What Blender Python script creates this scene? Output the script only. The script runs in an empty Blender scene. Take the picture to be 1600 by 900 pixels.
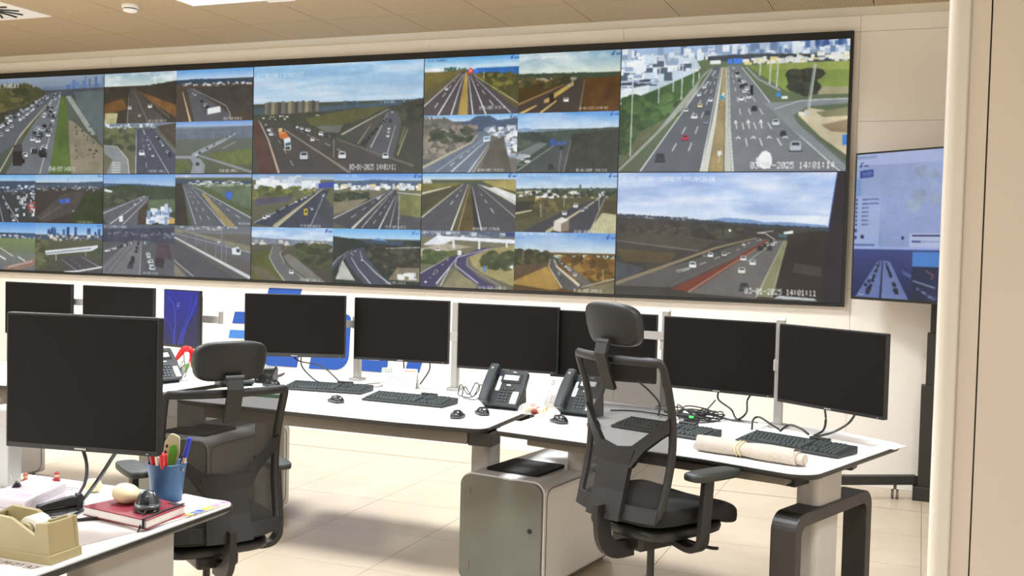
import bpy, math, random
import numpy as np
from mathutils import Vector, Matrix

# ------------------------------------------------------------------ camera, world, exposure
C = bpy.context.scene.collection
SC = bpy.context.scene
R3 = math.radians
cam_data = bpy.data.cameras.new('camera')
cam = bpy.data.objects.new('camera', cam_data); C.objects.link(cam)
cam_data.sensor_width = 36.0
cam_data.lens = 1630.69 / 1600 * 36.0
cam_data.clip_start = 0.05
Rr = ((0.93011611, 0.36640518, 0.02512494), (-0.03716917, 0.02585244, 0.99897453), (-0.3653799, 0.93009618, -0.03766475))
cam.matrix_world = Matrix((
    (Rr[0][0], Rr[1][0], -Rr[2][0], 6.67371),
    (Rr[0][1], Rr[1][1], -Rr[2][1], -7.2302),
    (Rr[0][2], Rr[1][2], -Rr[2][2], 1.51),
    (0, 0, 0, 1)))
SC.camera = cam
w = bpy.data.worlds.new('world'); SC.world = w; w.use_nodes = True
w.node_tree.nodes['Background'].inputs[0].default_value = (1.0, 0.96, 0.9, 1)
w.node_tree.nodes['Background'].inputs[1].default_value = 0.15
SC.view_settings.view_transform = 'Standard'
SC.view_settings.look = 'None'
SC.view_settings.gamma = 1.0
SC.view_settings.use_curve_mapping = False
SC.view_settings.exposure = 0.0
LAMP_W = 67.0            # watts of every ceiling light panel
LAMP_C = (0.94, 1.0, 1.07)
LAMP_SPREAD = 158.0
SCREEN = 0.90            # strength of the lit screens
ZC = 3.09                # ceiling height
MW, MH = 1.54577, 0.868697   # one video wall module
ZM = 2.06949             # height of the seam between the two rows of modules

# ------------------------------------------------------------------ helpers
def lin(c):
    if isinstance(c, str):
        c = [int(c[i:i+2], 16) / 255 for i in (0, 2, 4)]
    return [x / 12.92 if x <= 0.04045 else ((x + 0.055) / 1.055) ** 2.4 for x in c]

def mat(name, col, rough=0.5, metal=0.0, noise=0.0, nscale=20.0, bump=0.0, spec=0.5, alpha=None, emit=None, coat=0.0, stretch=None):
    m = bpy.data.materials.new(name); m.use_nodes = True
    nt = m.node_tree; b = nt.nodes['Principled BSDF']
    col = lin(col) if isinstance(col, str) else list(col)
    b.inputs['Base Color'].default_value = (*col, 1)
    b.inputs['Roughness'].default_value = rough
    b.inputs['Metallic'].default_value = metal
    b.inputs['Specular IOR Level'].default_value = spec
    if coat: b.inputs['Coat Weight'].default_value = coat
    if noise or bump:
        tc = nt.nodes.new('ShaderNodeTexCoord')
        src = tc.outputs['Object']
        if stretch:
            mp = nt.nodes.new('ShaderNodeMapping'); mp.inputs['Scale'].default_value = stretch
            nt.links.new(src, mp.inputs[0]); src = mp.outputs[0]
        n = nt.nodes.new('ShaderNodeTexNoise'); n.inputs['Scale'].default_value = nscale
        n.inputs['Detail'].default_value = 4
        nt.links.new(src, n.inputs['Vector'])
        if noise:
            r = nt.nodes.new('ShaderNodeValToRGB')
            r.color_ramp.elements[0].position = 0.3; r.color_ramp.elements[1].position = 0.7
            r.color_ramp.elements[0].color = (*[max(0, x * (1 - noise)) for x in col], 1)
            r.color_ramp.elements[1].color = (*[min(1, x * (1 + noise)) for x in col], 1)
            nt.links.new(n.outputs['Fac'], r.inputs[0]); nt.links.new(r.outputs[0], b.inputs['Base Color'])
        if bump:
            bp = nt.nodes.new('ShaderNodeBump'); bp.inputs['Strength'].default_value = bump
            bp.inputs['Distance'].default_value = 0.002
            nt.links.new(n.outputs['Fac'], bp.inputs['Height']); nt.links.new(bp.outputs[0], b.inputs['Normal'])
    if emit:
        b.inputs['Emission Color'].default_value = (*col, 1); b.inputs['Emission Strength'].default_value = emit
    return m

class MB:
    def __init__(s): s.v = []; s.f = []
    def add(s, vs, fs, M=None):
        k = len(s.v)
        for q in vs:
            q = Vector(q)
            s.v.append(tuple(M @ q if M is not None else q))
        s.f += [tuple(i + k for i in f) for f in fs]
        return s
    def box(s, c, d, M=None):
        x, y, z = (e / 2 for e in d); cx, cy, cz = c
        vs = [(cx + i * x, cy + j * y, cz + k * z) for k in (-1, 1) for j in (-1, 1) for i in (-1, 1)]
        return s.add(vs, [(0, 2, 3, 1), (4, 5, 7, 6), (0, 1, 5, 4), (2, 6, 7, 3), (0, 4, 6, 2), (1, 3, 7, 5)], M)
    def prism(s, poly, z0, z1, M=None):
        n = len(poly)
        vs = [(x, y, z0) for x, y in poly] + [(x, y, z1) for x, y in poly]
        fs = [tuple(range(n))[::-1], tuple(range(n, 2 * n))] + [(i, (i + 1) % n, n + (i + 1) % n, n + i) for i in range(n)]
        return s.add(vs, fs, M)
    def ringprism(s, po, pi, z0, z1, M=None):
        n = len(po)
        vs = [(x, y, z) for z in (z0, z1) for P in (po, pi) for x, y in P]
        fs = []
        for i in range(n):
            j = (i + 1) % n
            fs += [(i, j, 2*n + j, 2*n + i), (n + j, n + i, 3*n + i, 3*n + j), (2*n + i, 2*n + j, 3*n + j, 3*n + i), (j, i, n + i, n + j)]
        return s.add(vs, fs, M)
    def lathe(s, prof, n=20, M=None):
        vs = []; fs = []; m = len(prof)
        for i in range(n):
            a = 2 * math.pi * i / n
            vs += [(r * math.cos(a), r * math.sin(a), z) for r, z in prof]
        for i in range(n):
            j = (i + 1) % n
            fs += [(i*m + k, j*m + k, j*m + k + 1, i*m + k + 1) for k in range(m - 1)]
        fs += [tuple(i * m for i in range(n))[::-1], tuple(i * m + m - 1 for i in range(n))]
        return s.add(vs, fs, M)
    def sweep(s, pts, prof, closed=False, up=(0, 0, 1), M=None, radii=None):
        pts = [Vector(q) for q in pts]; n = len(pts); m = len(prof); vs = []; fs = []
        up = Vector(up)
        for i, q in enumerate(pts):
            a = pts[(i - 1) % n] if (closed or i > 0) else q
            b = pts[(i + 1) % n] if (closed or i < n - 1) else q
            t = (b - a).normalized()
            sx = t.cross(up)
            if sx.length < 1e-3: sx = t.cross(Vector((0.3, 1, 0.1)))
            sx.normalize(); sy = sx.cross(t).normalized()
            k = radii[i] if radii else 1
            vs += [tuple(q + sx * u * k + sy * v2 * k) for u, v2 in prof]
        for i in range(n if closed else n - 1):
            j = (i + 1) % n
            fs += [(i*m + k, i*m + (k + 1) % m, j*m + (k + 1) % m, j*m + k) for k in range(m)]
        if not closed: fs += [tuple(range(m))[::-1], tuple(range((n - 1) * m, n * m))]
        return s.add(vs, fs, M)
    def tube(s, pts, r, n=8, closed=False, M=None, radii=None, smooth=0):
        if smooth: pts = curve(pts, smooth, closed)
        prof = [(r * math.cos(2 * math.pi * i / n), r * math.sin(2 * math.pi * i / n)) for i in range(n)]
        return s.sweep(pts, prof, closed, (0.05, 0.1, 1), M, radii)
    def cyl(s, a, b, r, n=16, M=None): return s.tube([a, b], r, n, M=M)
    def ball(s, c, rad, n=12, M=None, squash=None):
        vs = []; fs = []; m = n // 2
        for i in range(m + 1):
            th = math.pi * i / m
            for j in range(n):
                ph = 2 * math.pi * j / n
                vs.append((c[0] + rad[0] * math.sin(th) * math.cos(ph), c[1] + rad[1] * math.sin(th) * math.sin(ph), c[2] + rad[2] * math.cos(th)))
        for i in range(m):
            for j in range(n):
                k = (j + 1) % n
                fs.append((i*n + j, (i+1)*n + j, (i+1)*n + k, i*n + k))
        return s.add(vs, fs, M)

def superell(mb, c, r, e1=0.4, e2=0.4, n=24, fn=None, M=None):
    P = lambda v, e: math.copysign(abs(v) ** e, v)
    vs = []; fs = []; m = n // 2
    for i in range(m + 1):
        a = -math.pi / 2 + math.pi * i / m
        for j in range(n):
            b = 2 * math.pi * j / n
            x = r[0] * P(math.cos(a), e1) * P(math.cos(b), e2); y = r[1] * P(math.cos(a), e1) * P(math.sin(b), e2); z = r[2] * P(math.sin(a), e1)
            q = Vector((x + c[0], y + c[1], z + c[2]))
            vs.append(tuple(fn(q) if fn else q))
    for i in range(m):
        for j in range(n):
            k = (j + 1) % n
            fs.append((i*n + j, i*n + k, (i+1)*n + k, (i+1)*n + j))
    return mb.add(vs, fs, M)

def curve(pts, k=6, closed=False):
    P = [Vector(q) for q in pts]; n = len(P); out = []
    for i in range(n if closed else n - 1):
        g = lambda j: P[j % n] if closed else P[max(0, min(n - 1, j))]
        a, b, c, d = g(i - 1), g(i), g(i + 1), g(i + 2)
        for q in range(k):
            t = q / k
            out.append(0.5 * ((2*b) + (c - a)*t + (2*a - 5*b + 4*c - d)*t*t + (3*b - a - 3*c + d)*t**3))
    if not closed: out.append(P[-1])
    return out

def rpoly(pts, r, n=6):
    out = []; N = len(pts)
    rs = r if isinstance(r, (list, tuple)) else [r] * N
    for i in range(N):
        p = Vector(pts[i]).to_2d(); a = Vector(pts[i - 1]).to_2d(); b = Vector(pts[(i + 1) % N]).to_2d()
        if rs[i] <= 0: out.append(tuple(p)); continue
        d1 = (a - p).normalized(); d2 = (b - p).normalized()
        ang = d1.angle(d2); t = rs[i] / math.tan(ang / 2)
        c = p + (d1 + d2).normalized() * rs[i] / math.sin(ang / 2)
        s0 = p + d1 * t - c; s1 = p + d2 * t - c
        a0 = math.atan2(s0.y, s0.x); a1 = math.atan2(s1.y, s1.x); da = (a1 - a0 + math.pi) % (2 * math.pi) - math.pi
        out += [(c.x + rs[i] * math.cos(a0 + da * k / n), c.y + rs[i] * math.sin(a0 + da * k / n)) for k in range(n + 1)]
    return out

def rect(w, h, cx=0, cy=0): return [(cx - w/2, cy - h/2), (cx + w/2, cy - h/2), (cx + w/2, cy + h/2), (cx - w/2, cy + h/2)]
XZ = Matrix(((1, 0, 0, 0), (0, 0, -1, 0), (0, 1, 0, 0), (0, 0, 0, 1)))   # drawn (x, y) becomes (x, z), extruded z becomes -y
YZ = Matrix(((0, 0, 1, 0), (1, 0, 0, 0), (0, 1, 0, 0), (0, 0, 0, 1)))   # drawn (x, y) becomes (y, z), extruded z becomes x
def T(x, y, z): return Matrix.Translation((x, y, z))
def RZ(a): return Matrix.Rotation(R3(a), 4, 'Z')
def RX(a): return Matrix.Rotation(R3(a), 4, 'X')
def RY(a): return Matrix.Rotation(R3(a), 4, 'Y')

def obj(name, mb, m, parent=None, bevel=0, smooth=False, sub=0, label=None, kind=None, seg=2):
    if isinstance(mb, MB):
        me = bpy.data.meshes.new(name); me.from_pydata(mb.v, [], mb.f); me.update()
        me.materials.append(m)
        if smooth:
            me.polygons.foreach_set('use_smooth', [True] * len(me.polygons))
    else: me = mb
    o = bpy.data.objects.new(name, me); C.objects.link(o)
    if parent: o.parent = parent
    if bevel:
        b = o.modifiers.new('bevel', 'BEVEL'); b.width = bevel; b.segments = seg; b.limit_method = 'ANGLE'; b.angle_limit = R3(40)
    if sub:
        b = o.modifiers.new('sub', 'SUBSURF'); b.levels = sub; b.render_levels = sub
    if label: o['label'] = label
    if kind: o['kind'] = kind
    return o
def thing(name, label, cat, loc=(0, 0, 0), rz=0, group=None):
    o = bpy.data.objects.new(name, None); C.objects.link(o); o.empty_display_size = 0.1
    o.location = loc; o.rotation_euler = (0, 0, R3(rz)); o['label'] = label; o['category'] = cat
    if group: o['group'] = group
    return o
def tag(o, label, cat, group=None):
    o['label'] = label; o['category'] = cat
    if group: o['group'] = group
    return o
def holder(name):
    o = bpy.data.objects.new(name, None); C.objects.link(o); o['kind'] = 'structure'; return o
def copy_thing(src, loc, rz, label):
    c = src.copy(); C.objects.link(c); c.location = loc; c.rotation_euler = (0, 0, R3(rz)); c['label'] = label
    for ch in list(src.children):
        d = ch.copy(); C.objects.link(d); d.parent = c
        for g in list(ch.children):
            e = g.copy(); C.objects.link(e); e.parent = d
    return c

# ------------------------------------------------------------------ materials
M = {}
M['wall'] = mat('wall_paint', "ece6dc", 0.55, noise=0.02, nscale=3, bump=0.02)
M['partition'] = mat('partition_laminate', 'e9e0d4', 0.6, noise=0.02, nscale=3)
M['post'] = mat('post_white', 'efece4', 0.25)
M['joint'] = mat('joint', 'b5aa98', 0.8)
M['groove'] = mat('groove', '6f665a', 0.8)
M['plaster'] = mat('plaster', 'e2dac8', 0.7)
M['white'] = mat('white_laminate', 'f3f1ee', 0.4, noise=0.01, nscale=8)
M['edge'] = mat('desk_edge', '1e1e1c', 0.45)
M['greymetal'] = mat('grey_paint', 'a8a39c', 0.45, noise=0.03, nscale=15)
M['tray'] = mat('tray_grey', '6a6358', 0.5)
M['dark'] = mat('dark_metal', '27231f', 0.45, noise=0.05, nscale=12)
M['glossblack'] = mat('gloss_black', '121414', 0.2)
M['black'] = mat('black_plastic', '191918', 0.42)
M['blackm'] = mat('black_matt', '151514', 0.7)
M['screen'] = mat('dark_screen', '0d0c0b', 0.45, noise=0.05, nscale=2, spec=0.14)
M['bezel'] = mat('bezel', '121211', 0.45)
M['chin'] = mat('chin', '2a2b2c', 0.45)
M['silver'] = mat('silver', 'a5a39e', 0.35, metal=0.5)
M['chrome'] = mat('chrome', 'cfcdc8', 0.22, metal=0.9)
M['key'] = mat('keycap', '353b3b', 0.55)
M['keybase'] = mat('key_base', '1b1f1e', 0.55)
M['paper'] = mat('paper', 'ded8d2', 0.8, noise=0.02, nscale=30)
M['sheet'] = mat('loose_sheet', 'cfc7c3', 0.8, noise=0.03, nscale=12)
M['padpaper'] = mat('pad_paper', 'cbc1c6', 0.8, noise=0.03, nscale=40)
M['calpaper'] = mat('calendar_card', 'cdc8c2', 0.8)
M['fabric'] = mat('black_fabric', '11110f', 0.9, noise=0.15, nscale=200)
M['leather'] = mat('black_leather', '171716', 0.5, bump=0.15, nscale=150)
M['chairp'] = mat('chair_plastic', '171514', 0.5, bump=0.05, nscale=200)
M['armpad'] = mat('arm_pad', '232722', 0.5)

def pattern_mat(name, base, dark, kind):
    m = bpy.data.materials.new(name); m.use_nodes = True; nt = m.node_tree; b = nt.nodes['Principled BSDF']
    tc = nt.nodes.new('ShaderNodeTexCoord'); mp = nt.nodes.new('ShaderNodeMapping'); nt.links.new(tc.outputs['Object'], mp.inputs[0])
    base = lin(base); dark = lin(dark)
    mix = nt.nodes.new('ShaderNodeMix'); mix.data_type = 'RGBA'
    mix.inputs[6].default_value = (*base, 1); mix.inputs[7].default_value = (*dark, 1)
    if kind == 'perforated':
        mp.inputs['Scale'].default_value = (62, 62, 1)
        v = nt.nodes.new('ShaderNodeTexVoronoi'); v.inputs['Randomness'].default_value = 0.0; v.inputs['Scale'].default_value = 1.0
        nt.links.new(mp.outputs[0], v.inputs['Vector'])
        r = nt.nodes.new('ShaderNodeValToRGB'); r.color_ramp.elements[0].position = 0.2; r.color_ramp.elements[0].color = (1, 1, 1, 1)
        r.color_ramp.elements[1].position = 0.34; r.color_ramp.elements[1].color = (0, 0, 0, 1)
        nt.links.new(v.outputs['Distance'], r.inputs[0]); fac = r.outputs[0]
        b.inputs['Roughness'].default_value = 0.6
    elif kind == 'marble':
        mp.inputs['Scale'].default_value = (1.2, 3.0, 1)
        n = nt.nodes.new('ShaderNodeTexNoise'); n.inputs['Scale'].default_value = 2.5; n.inputs['Detail'].default_value = 6
        oi = nt.nodes.new('ShaderNodeObjectInfo'); ad = nt.nodes.new('ShaderNodeVectorMath'); ad.operation = 'ADD'
        nt.links.new(mp.outputs[0], ad.inputs[0]); nt.links.new(oi.outputs['Location'], ad.inputs[1])
        nt.links.new(ad.outputs[0], n.inputs['Vector'])
        fac = n.outputs['Fac']; b.inputs['Roughness'].default_value = 0.32; b.inputs['Specular IOR Level'].default_value = 0.4
    nt.links.new(fac, mix.inputs[0]); nt.links.new(mix.outputs[2], b.inputs['Base Color'])
    return m
M['ceil'] = pattern_mat('perforated_ceiling', 'b9a586', '877456', 'perforated')
M['tile'] = pattern_mat('floor_tile', 'd4c3ac', 'c2b199', 'marble')
M['grout'] = mat('grout', 'a08c74', 0.8)

def screen_mat():
    m = bpy.data.materials.new('lit_screen'); m.use_nodes = True; nt = m.node_tree; b = nt.nodes['Principled BSDF']
    a = nt.nodes.new('ShaderNodeAttribute'); a.attribute_name = 'picture'
    b.inputs['Base Color'].default_value = (0.01, 0.01, 0.01, 1); b.inputs['Roughness'].default_value = 0.5
    b.inputs['Specular IOR Level'].default_value = 0.2
    nt.links.new(a.outputs['Color'], b.inputs['Emission Color']); b.inputs['Emission Strength'].default_value = SCREEN
    return m
M['lit'] = screen_mat()
def glassy(name, col, opacity, rough=0.9):
    m = bpy.data.materials.new(name); m.use_nodes = True; nt = m.node_tree
    b = nt.nodes['Principled BSDF']; b.inputs['Base Color'].default_value = (*lin(col), 1); b.inputs['Roughness'].default_value = rough
    t = nt.nodes.new('ShaderNodeBsdfTransparent'); x = nt.nodes.new('ShaderNodeMixShader'); x.inputs[0].default_value = opacity
    nt.links.new(t.outputs[0], x.inputs[1]); nt.links.new(b.outputs[0], x.inputs[2])
    nt.links.new(x.outputs[0], nt.nodes['Material Output'].inputs[0])
    return m
M['mesh'] = glassy('chair_mesh', '1a1817', 0.80)
M['meshd'] = glassy('chair_mesh_dense', '2a2723', 0.86)
M['clear'] = glassy('clear_wrap', 'e8e8e8', 0.35, 0.1)
# ------------------------------------------------------------------ structure: room shell
XL, XR, YF = -3.6, 8.6, -10.2      # left wall, right wall, wall behind the camera
fl = obj('floor', MB().box(((XL + XR) / 2, YF / 2, -0.053), (XR - XL, -YF, 0.1)), M['grout']); fl['kind'] = 'structure'
tile_mb = MB().box((0, 0, 0.0), (0.597, 0.597, 0.006))
tile_me = None; edge_me = None
for i in range(-8, 9):
    for j in range(0, 12):
        x = 3.12 + 0.6 * i + 0.3; y = -0.58 - 0.6 * j + 0.3
        if j == 0:
            if edge_me is None:
                t = obj('floor_tile', MB().box((0, 0.008, 0), (0.597, 0.572, 0.006)), M['tile'], fl); edge_me = t.data
            else: t = obj('floor_tile', edge_me, None, fl)
        elif tile_me is None:
            t = obj('floor_tile', tile_mb, M['tile'], fl); tile_me = t.data
        else: t = obj('floor_tile', tile_me, None, fl)
        t.location = (x, y, -0.003)
rest = MB()
rest.box(((XL + XR) / 2, (YF - 7.18) / 2, -0.003), (XR - XL, -YF - 7.18, 0.006))
rest.box(((XL - 1.68) / 2, -7.18 / 2, -0.003), (-1.68 - XL, 7.18, 0.006)); 
obj('floor_screed', rest, M['tile'], fl, kind='stuff')

ce = obj('ceiling', MB().box(((XL + XR) / 2, YF / 2, ZC + 0.07), (XR - XL, -YF, 0.1)), M['groove']); ce['kind'] = 'structure'
obj('plaster_border', MB().box(((XL + XR) / 2, -0.125, ZC + 0.01), (XR - XL, 0.25, 0.02)), M['plaster'], ce)
PX = 0.6135
def ceil_cell(i, j):
    x = 2.035 + PX * i + PX / 2
    if j == 0: return x, -0.535, 0.56
    return x, -0.815 - 0.612 * (j - 1) - 0.306, 0.612
lights = [(i, j) for i in (-4, 0, 4, 8) for j in (2, 6, 10, 14) if not (i == 8 and j != 6) and not (i == 4 and j == 10)]
vents = [(-3, 2)]
cm = {}
for i in range(-9, 11):
    for j in range(0, 16):
        if (i, j) in lights or (i, j) in vents: continue
        x, y, d = ceil_cell(i, j)
        if y < YF + 0.3 or x > XR - 0.3 or x < XL + 0.3: continue
        if j > 10 and (i < -5): continue
        key = round(d, 3)
        if key not in cm:
            t = obj('ceiling_panel', MB().box((0, 0, 0.01), (PX - 0.005, d - 0.005, 0.02)), M['ceil'], ce); cm[key] = t.data
        else: t = obj('ceiling_panel', cm[key], None, ce)
        t.location = (x, y, ZC)

# ceiling light panels: each gives its own light
diff_m = bpy.data.materials.new('led_diffuser'); diff_m.use_nodes = True
_b = diff_m.node_tree.nodes['Principled BSDF']; _b.inputs['Emission Color'].default_value = (1, 0.96, 0.88, 1); _b.inputs['Emission Strength'].default_value = 4.0
base = None
for n, (i, j) in enumerate(lights):
    x, y, d = ceil_cell(i, j)
    lab = 'bright square ceiling light panel over the left of the video wall' if (i, j) == (0, 2) else 'square ceiling light panel with white frame out of view'
    t = thing('ceiling_light', lab, 'ceiling light', (x, y, ZC), 0, None if (i, j) == (0, 2) else 'ceiling lights out of view')
    if base is None:
        a = obj('light_frame', MB().ringprism(rect(PX - .006, d - .006), rect(PX - .05, d - .05), -0.004, 0.02), M['white'], t)
        b = obj('diffuser', MB().box((0, 0, 0.006), (PX - .05, d - .05, 0.008)), diff_m, t); base = (a.data, b.data)
    else:
        obj('light_frame', base[0], None, t); obj('diffuser', base[1], None, t)
    L = bpy.data.lights.new('panel_light', 'AREA'); L.shape = 'SQUARE'; L.size = 0.55; L.energy = LAMP_W; L.color = LAMP_C; L.spread = R3(LAMP_SPREAD)
    lo = bpy.data.objects.new('panel_light', L); C.objects.link(lo); lo.parent = t; lo.location = (0, 0, -0.012)
# air diffuser
x, y, d = ceil_cell(-3, 2)
t = thing('air_vent', 'white square swirl air vent at the left end of the ceiling', 'air vent', (x, y, ZC))
obj('vent_plate', MB().box((0, 0, 0.008), (PX - .006, d - .006, 0.02)), M['white'], t)
for k in range(12):
    a = k * 30
    Mx = RZ(a)
    o = obj('vent_slot', MB().tube([Mx @ Vector((0.08, 0, -.003)), Mx @ Vector((0.15, 0.03, -.003)), Mx @ Vector((0.22, 0.085, -.003))], 0.009, 6, smooth=3), M['edge'], t)
t = thing('smoke_detector', 'round white smoke detector under the ceiling left of the light panel', 'smoke detector', (1.62, -1.56, ZC))
obj('detector_base', MB().lathe([(0.02, 0), (0.055, 0), (0.055, -0.018), (0.05, -0.022), (0.02, -0.022)], 20), M['white'], t, smooth=False)
obj('detector_grille', MB().lathe([(0.02, -0.022), (0.042, -0.022), (0.042, -0.03), (0.02, -0.03)], 20), M['edge'], t)
obj('detector_cap', MB().lathe([(0.01, -0.03), (0.048, -0.03), (0.044, -0.042), (0.025, -0.048), (0.005, -0.048)], 20), M['white'], t)
t = obj('access_plate', MB().box((2.74, -1.50, ZC - 0.008), (0.2, 0.16, 0.016)), M['white'], bevel=0.004)
tag(t, 'small white plate on the ceiling just right of the light panel', 'ceiling plate')

# back wall made of panels with fine joints
wb = obj('wall_back', MB().box(((XL + XR) / 2, 0.058, ZC / 2 + 0.05), (XR - XL, 0.1, ZC + 0.1)), M['joint']); wb['kind'] = 'structure'
J = 0.002
cols = [XL, -MW, 0.02, MW + 0.02, 2 * MW + 0.02, 3 * MW, 4 * MW + 0.055, XR]
for a, b in zip(cols[:-1], cols[1:]):
    rows = [0, 1.30, 2.985, ZC] if b < 6.4 else [0, 2.40, 2.985, ZC]
    for c, d in zip(rows[:-1], rows[1:]):
        obj('wall_panel', MB().box(((a + b) / 2, 0.005, (c + d) / 2), (b - a - J, 0.01, d - c - J)), M['wall'], wb)
wl = obj('wall_left', MB().box((XL - 0.05, YF / 2, ZC / 2), (0.1, -YF, ZC)), M['wall']); wl['kind'] = 'structure'
wr = obj('wall_right', MB().box((XR + 0.05, YF / 2, ZC / 2), (0.1, -YF, ZC)), M['wall']); wr['kind'] = 'structure'
wf = obj('wall_front', MB().box(((XL + XR) / 2, YF - 0.05, ZC / 2), (XR - XL, 0.1, ZC)), M['wall']); wf['kind'] = 'structure'

# partition on the right, close to the camera
PY = -5.35
wp = holder('wall_partition')
obj('post', MB().prism(rpoly([(6.699, PY - 0.035), (6.732, PY - 0.035), (6.732, PY + 0.04), (6.699, PY + 0.04)], [0.015, 0.004, 0.004, 0.015], 6), 0, ZC), M['post'], wp, smooth=False)
obj('edge_strip', MB().box((6.7465, PY, ZC / 2), (0.029, 0.06, ZC)), M['partition'], wp)
obj('joint', MB().box((6.762, PY + 0.004, ZC / 2), (0.003, 0.045, ZC)), M['groove'], wp)
obj('partition_panel', MB().box(((6.7635 + XR) / 2, PY, ZC / 2), (XR - 6.7635, 0.06, ZC)), M['partition'], wp)

# blue emblem on the back wall behind the left monitors
BL = mat('emblem_blue', '1f4fa3', 0.4); LB = mat('emblem_light_blue', '3f7cc4', 0.4)
em = thing('wall_emblem', 'blue slanted letter emblem on the back wall behind the left monitors', 'wall sign', (0, 0, 0))
def slab(name, pts, m, r=0.0):
    obj(name, MB().prism(rpoly(pts, r) if r else pts, 0, 0.006, XZ), m, em)
slab('emblem_bar', [(1.66, 1.02), (1.97, 1.02), (2.01, 1.139), (1.697, 1.139)], BL)
slab('emblem_bar', [(1.34, 0.831), (1.62, 0.836), (1.65, 0.935), (1.365, 0.930)], BL)
slab('emblem_bar', [(1.305, 0.708), (1.60, 0.712), (1.62, 0.780), (1.319, 0.776)], LB)
slab('emblem_letter', [(1.62, 0.50), (1.974, 0.503), (2.06, 0.95), (1.73, 0.95)], BL, [0.07, 0, 0, 0])
slab('emblem_letter', [(2.089, 0.50), (2.45, 0.51), (2.47, 0.955), (2.18, 0.955)], BL, [0, 0.13, 0.04, 0])
slab('emblem_letter', [(2.536, 0.515), (2.80, 0.515), (2.83, 0.95), (2.56, 0.95)], BL, [0, 0.06, 0.06, 0])
slab('emblem_letter', [(2.958, 0.532), (3.08, 0.535), (3.20, 0.95), (3.07, 0.95)], BL)
obj('emblem_dash', MB().box((2.66, -0.007, 0.612), (0.14, 0.004, 0.012)), M['white'], em)
# ------------------------------------------------------------------ furniture
def text_mesh(s, size, thick=0.0):
    cu = bpy.data.curves.new('txt', 'FONT'); cu.body = s; cu.size = size; cu.align_x = 'CENTER'; cu.align_y = 'CENTER'; cu.resolution_u = 2; cu.extrude = thick
    o = bpy.data.objects.new('txt', cu); C.objects.link(o); bpy.context.view_layer.update()
    me = bpy.data.meshes.new_from_object(o.evaluated_get(bpy.context.evaluated_depsgraph_get()))
    bpy.data.objects.remove(o); bpy.data.curves.remove(cu)
    return me
def lettering(name, s, size, m, parent, Mx):
    me = text_mesh(s, size); me.transform(Mx); me.materials.clear(); me.materials.append(m)
    return obj(name, me, None, parent)

ZD = 0.74
def desk(label, pts, r, feet, origin, group='white desks'):
    # pts in world, origin a world point on the floor below the desk
    ox, oy = origin
    t = thing('desk', label, 'desk', (ox, oy, 0))
    P = rpoly([(x - ox, y - oy) for x, y in pts], r, 8)
    cx = sum(x for x, y in P) / len(P); cy = sum(y for x, y in P) / len(P)
    inner = [(cx + (x - cx) * 0.996, cy + (y - cy) * 0.994) for x, y in P]
    low = [(cx + (x - cx) * 0.985, cy + (y - cy) * 0.975) for x, y in P]
    obj('worktop', MB().prism(inner, ZD - 0.004, ZD), M['white'], t)
    n = len(P); mb = MB()
    vs = [(x, y, ZD - 0.004) for x, y in P] + [(x, y, ZD - 0.014) for x, y in P] + [(x, y, ZD - 0.026) for x, y in low]
    fs = [tuple(range(n)), tuple(range(2 * n, 3 * n))[::-1]]
    for k in range(2):
        fs += [(k*n + (i + 1) % n, k*n + i, (k+1)*n + i, (k+1)*n + (i + 1) % n) for i in range(n)]
    mb.add(vs, fs); obj('edge_band', mb, M['edge'], t)
    return t
def local(t, x, y, z=0): return Vector((x - t.location.x, y - t.location.y, z))

# middle desk
d1 = desk('long white desk in the middle, two keyboards on it, between the two chairs', [(3.31, -3.13), (3.98, -3.16), (4.56, -3.18), (4.965, -3.155), (4.94, -2.07), (3.28, -2.02)], [0.05, 0, 0, 0.06, 0.02, 0.05], 0, (4.1, -2.65))
def beam(t, a, b, w, z0, z1, name, m, bev=0.004):
    a = local(t, *a); b = local(t, *b); d = (b - a); L = d.length
    Mx = Matrix.Translation((a + b) / 2) @ Matrix.Rotation(math.atan2(d.y, d.x), 4, 'Z')
    return obj(name, MB().box((0, 0, (z0 + z1) / 2), (L, w, z1 - z0), Mx), m, t, bevel=bev)
beam(d1, (3.45, -3.02), (4.86, -3.04), 0.12, 0.655, 0.714, 'cable_tray', M['tray'])
beam(d1, (4.86, -3.04), (4.97, -3.04), 0.11, 0.650, 0.712, 'tray_end', M['dark'])
beam(d1, (3.4, -2.4), (4.9, -2.4), 0.08, 0.66, 0.714, 'rear_beam', M['dark'])
for x in (3.47, 4.72):
    obj('column', MB().prism(rpoly(rect(0.10, 0.17, x - 4.1, 0.1), 0.03), 0.0, 0.714), M['greymetal'], d1)
# right desk
d2 = desk('white desk at the right holding the rolled newspaper', [(5.005, -3.15), (5.93, -3.335), (6.335, -3.475), (6.625, -2.62), (6.37, -2.43), (5.09, -2.06)], [0.03, 0, 0.10, 0.05, 0, 0.03], 0, (5.8, -2.8))
beam(d2, (5.14, -3.03), (6.25, -3.30), 0.10, 0.672, 0.714, 'cable_tray', M['tray'])
beam(d2, (6.22, -3.27), (6.33, -3.00), 0.10, 0.655, 0.714, 'tray_end', M['blackm'])
beam(d2, (5.24, -2.62), (6.45, -2.85), 0.08, 0.66, 0.714, 'rear_beam', M['dark'])
s = Vector((0.342, 0.94, 0)); a0 = -19.9
def col_at(t, x, y, w, d, z0, z1, name='column', ang=a0, m='greymetal', r=0.03):
    p = local(t, x, y)
    return obj(name, MB().prism(rpoly(rect(w, d), r), z0, z1, Matrix.Translation(p) @ RZ(ang)), M[m], t, smooth=False)
col_at(d2, 6.335, -3.085, 0.085, 0.205, 0.0, 0.555, 'lower_column')
col_at(d2, 6.335, -3.085, 0.10, 0.22, 0.555, 0.714, 'column')
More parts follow.
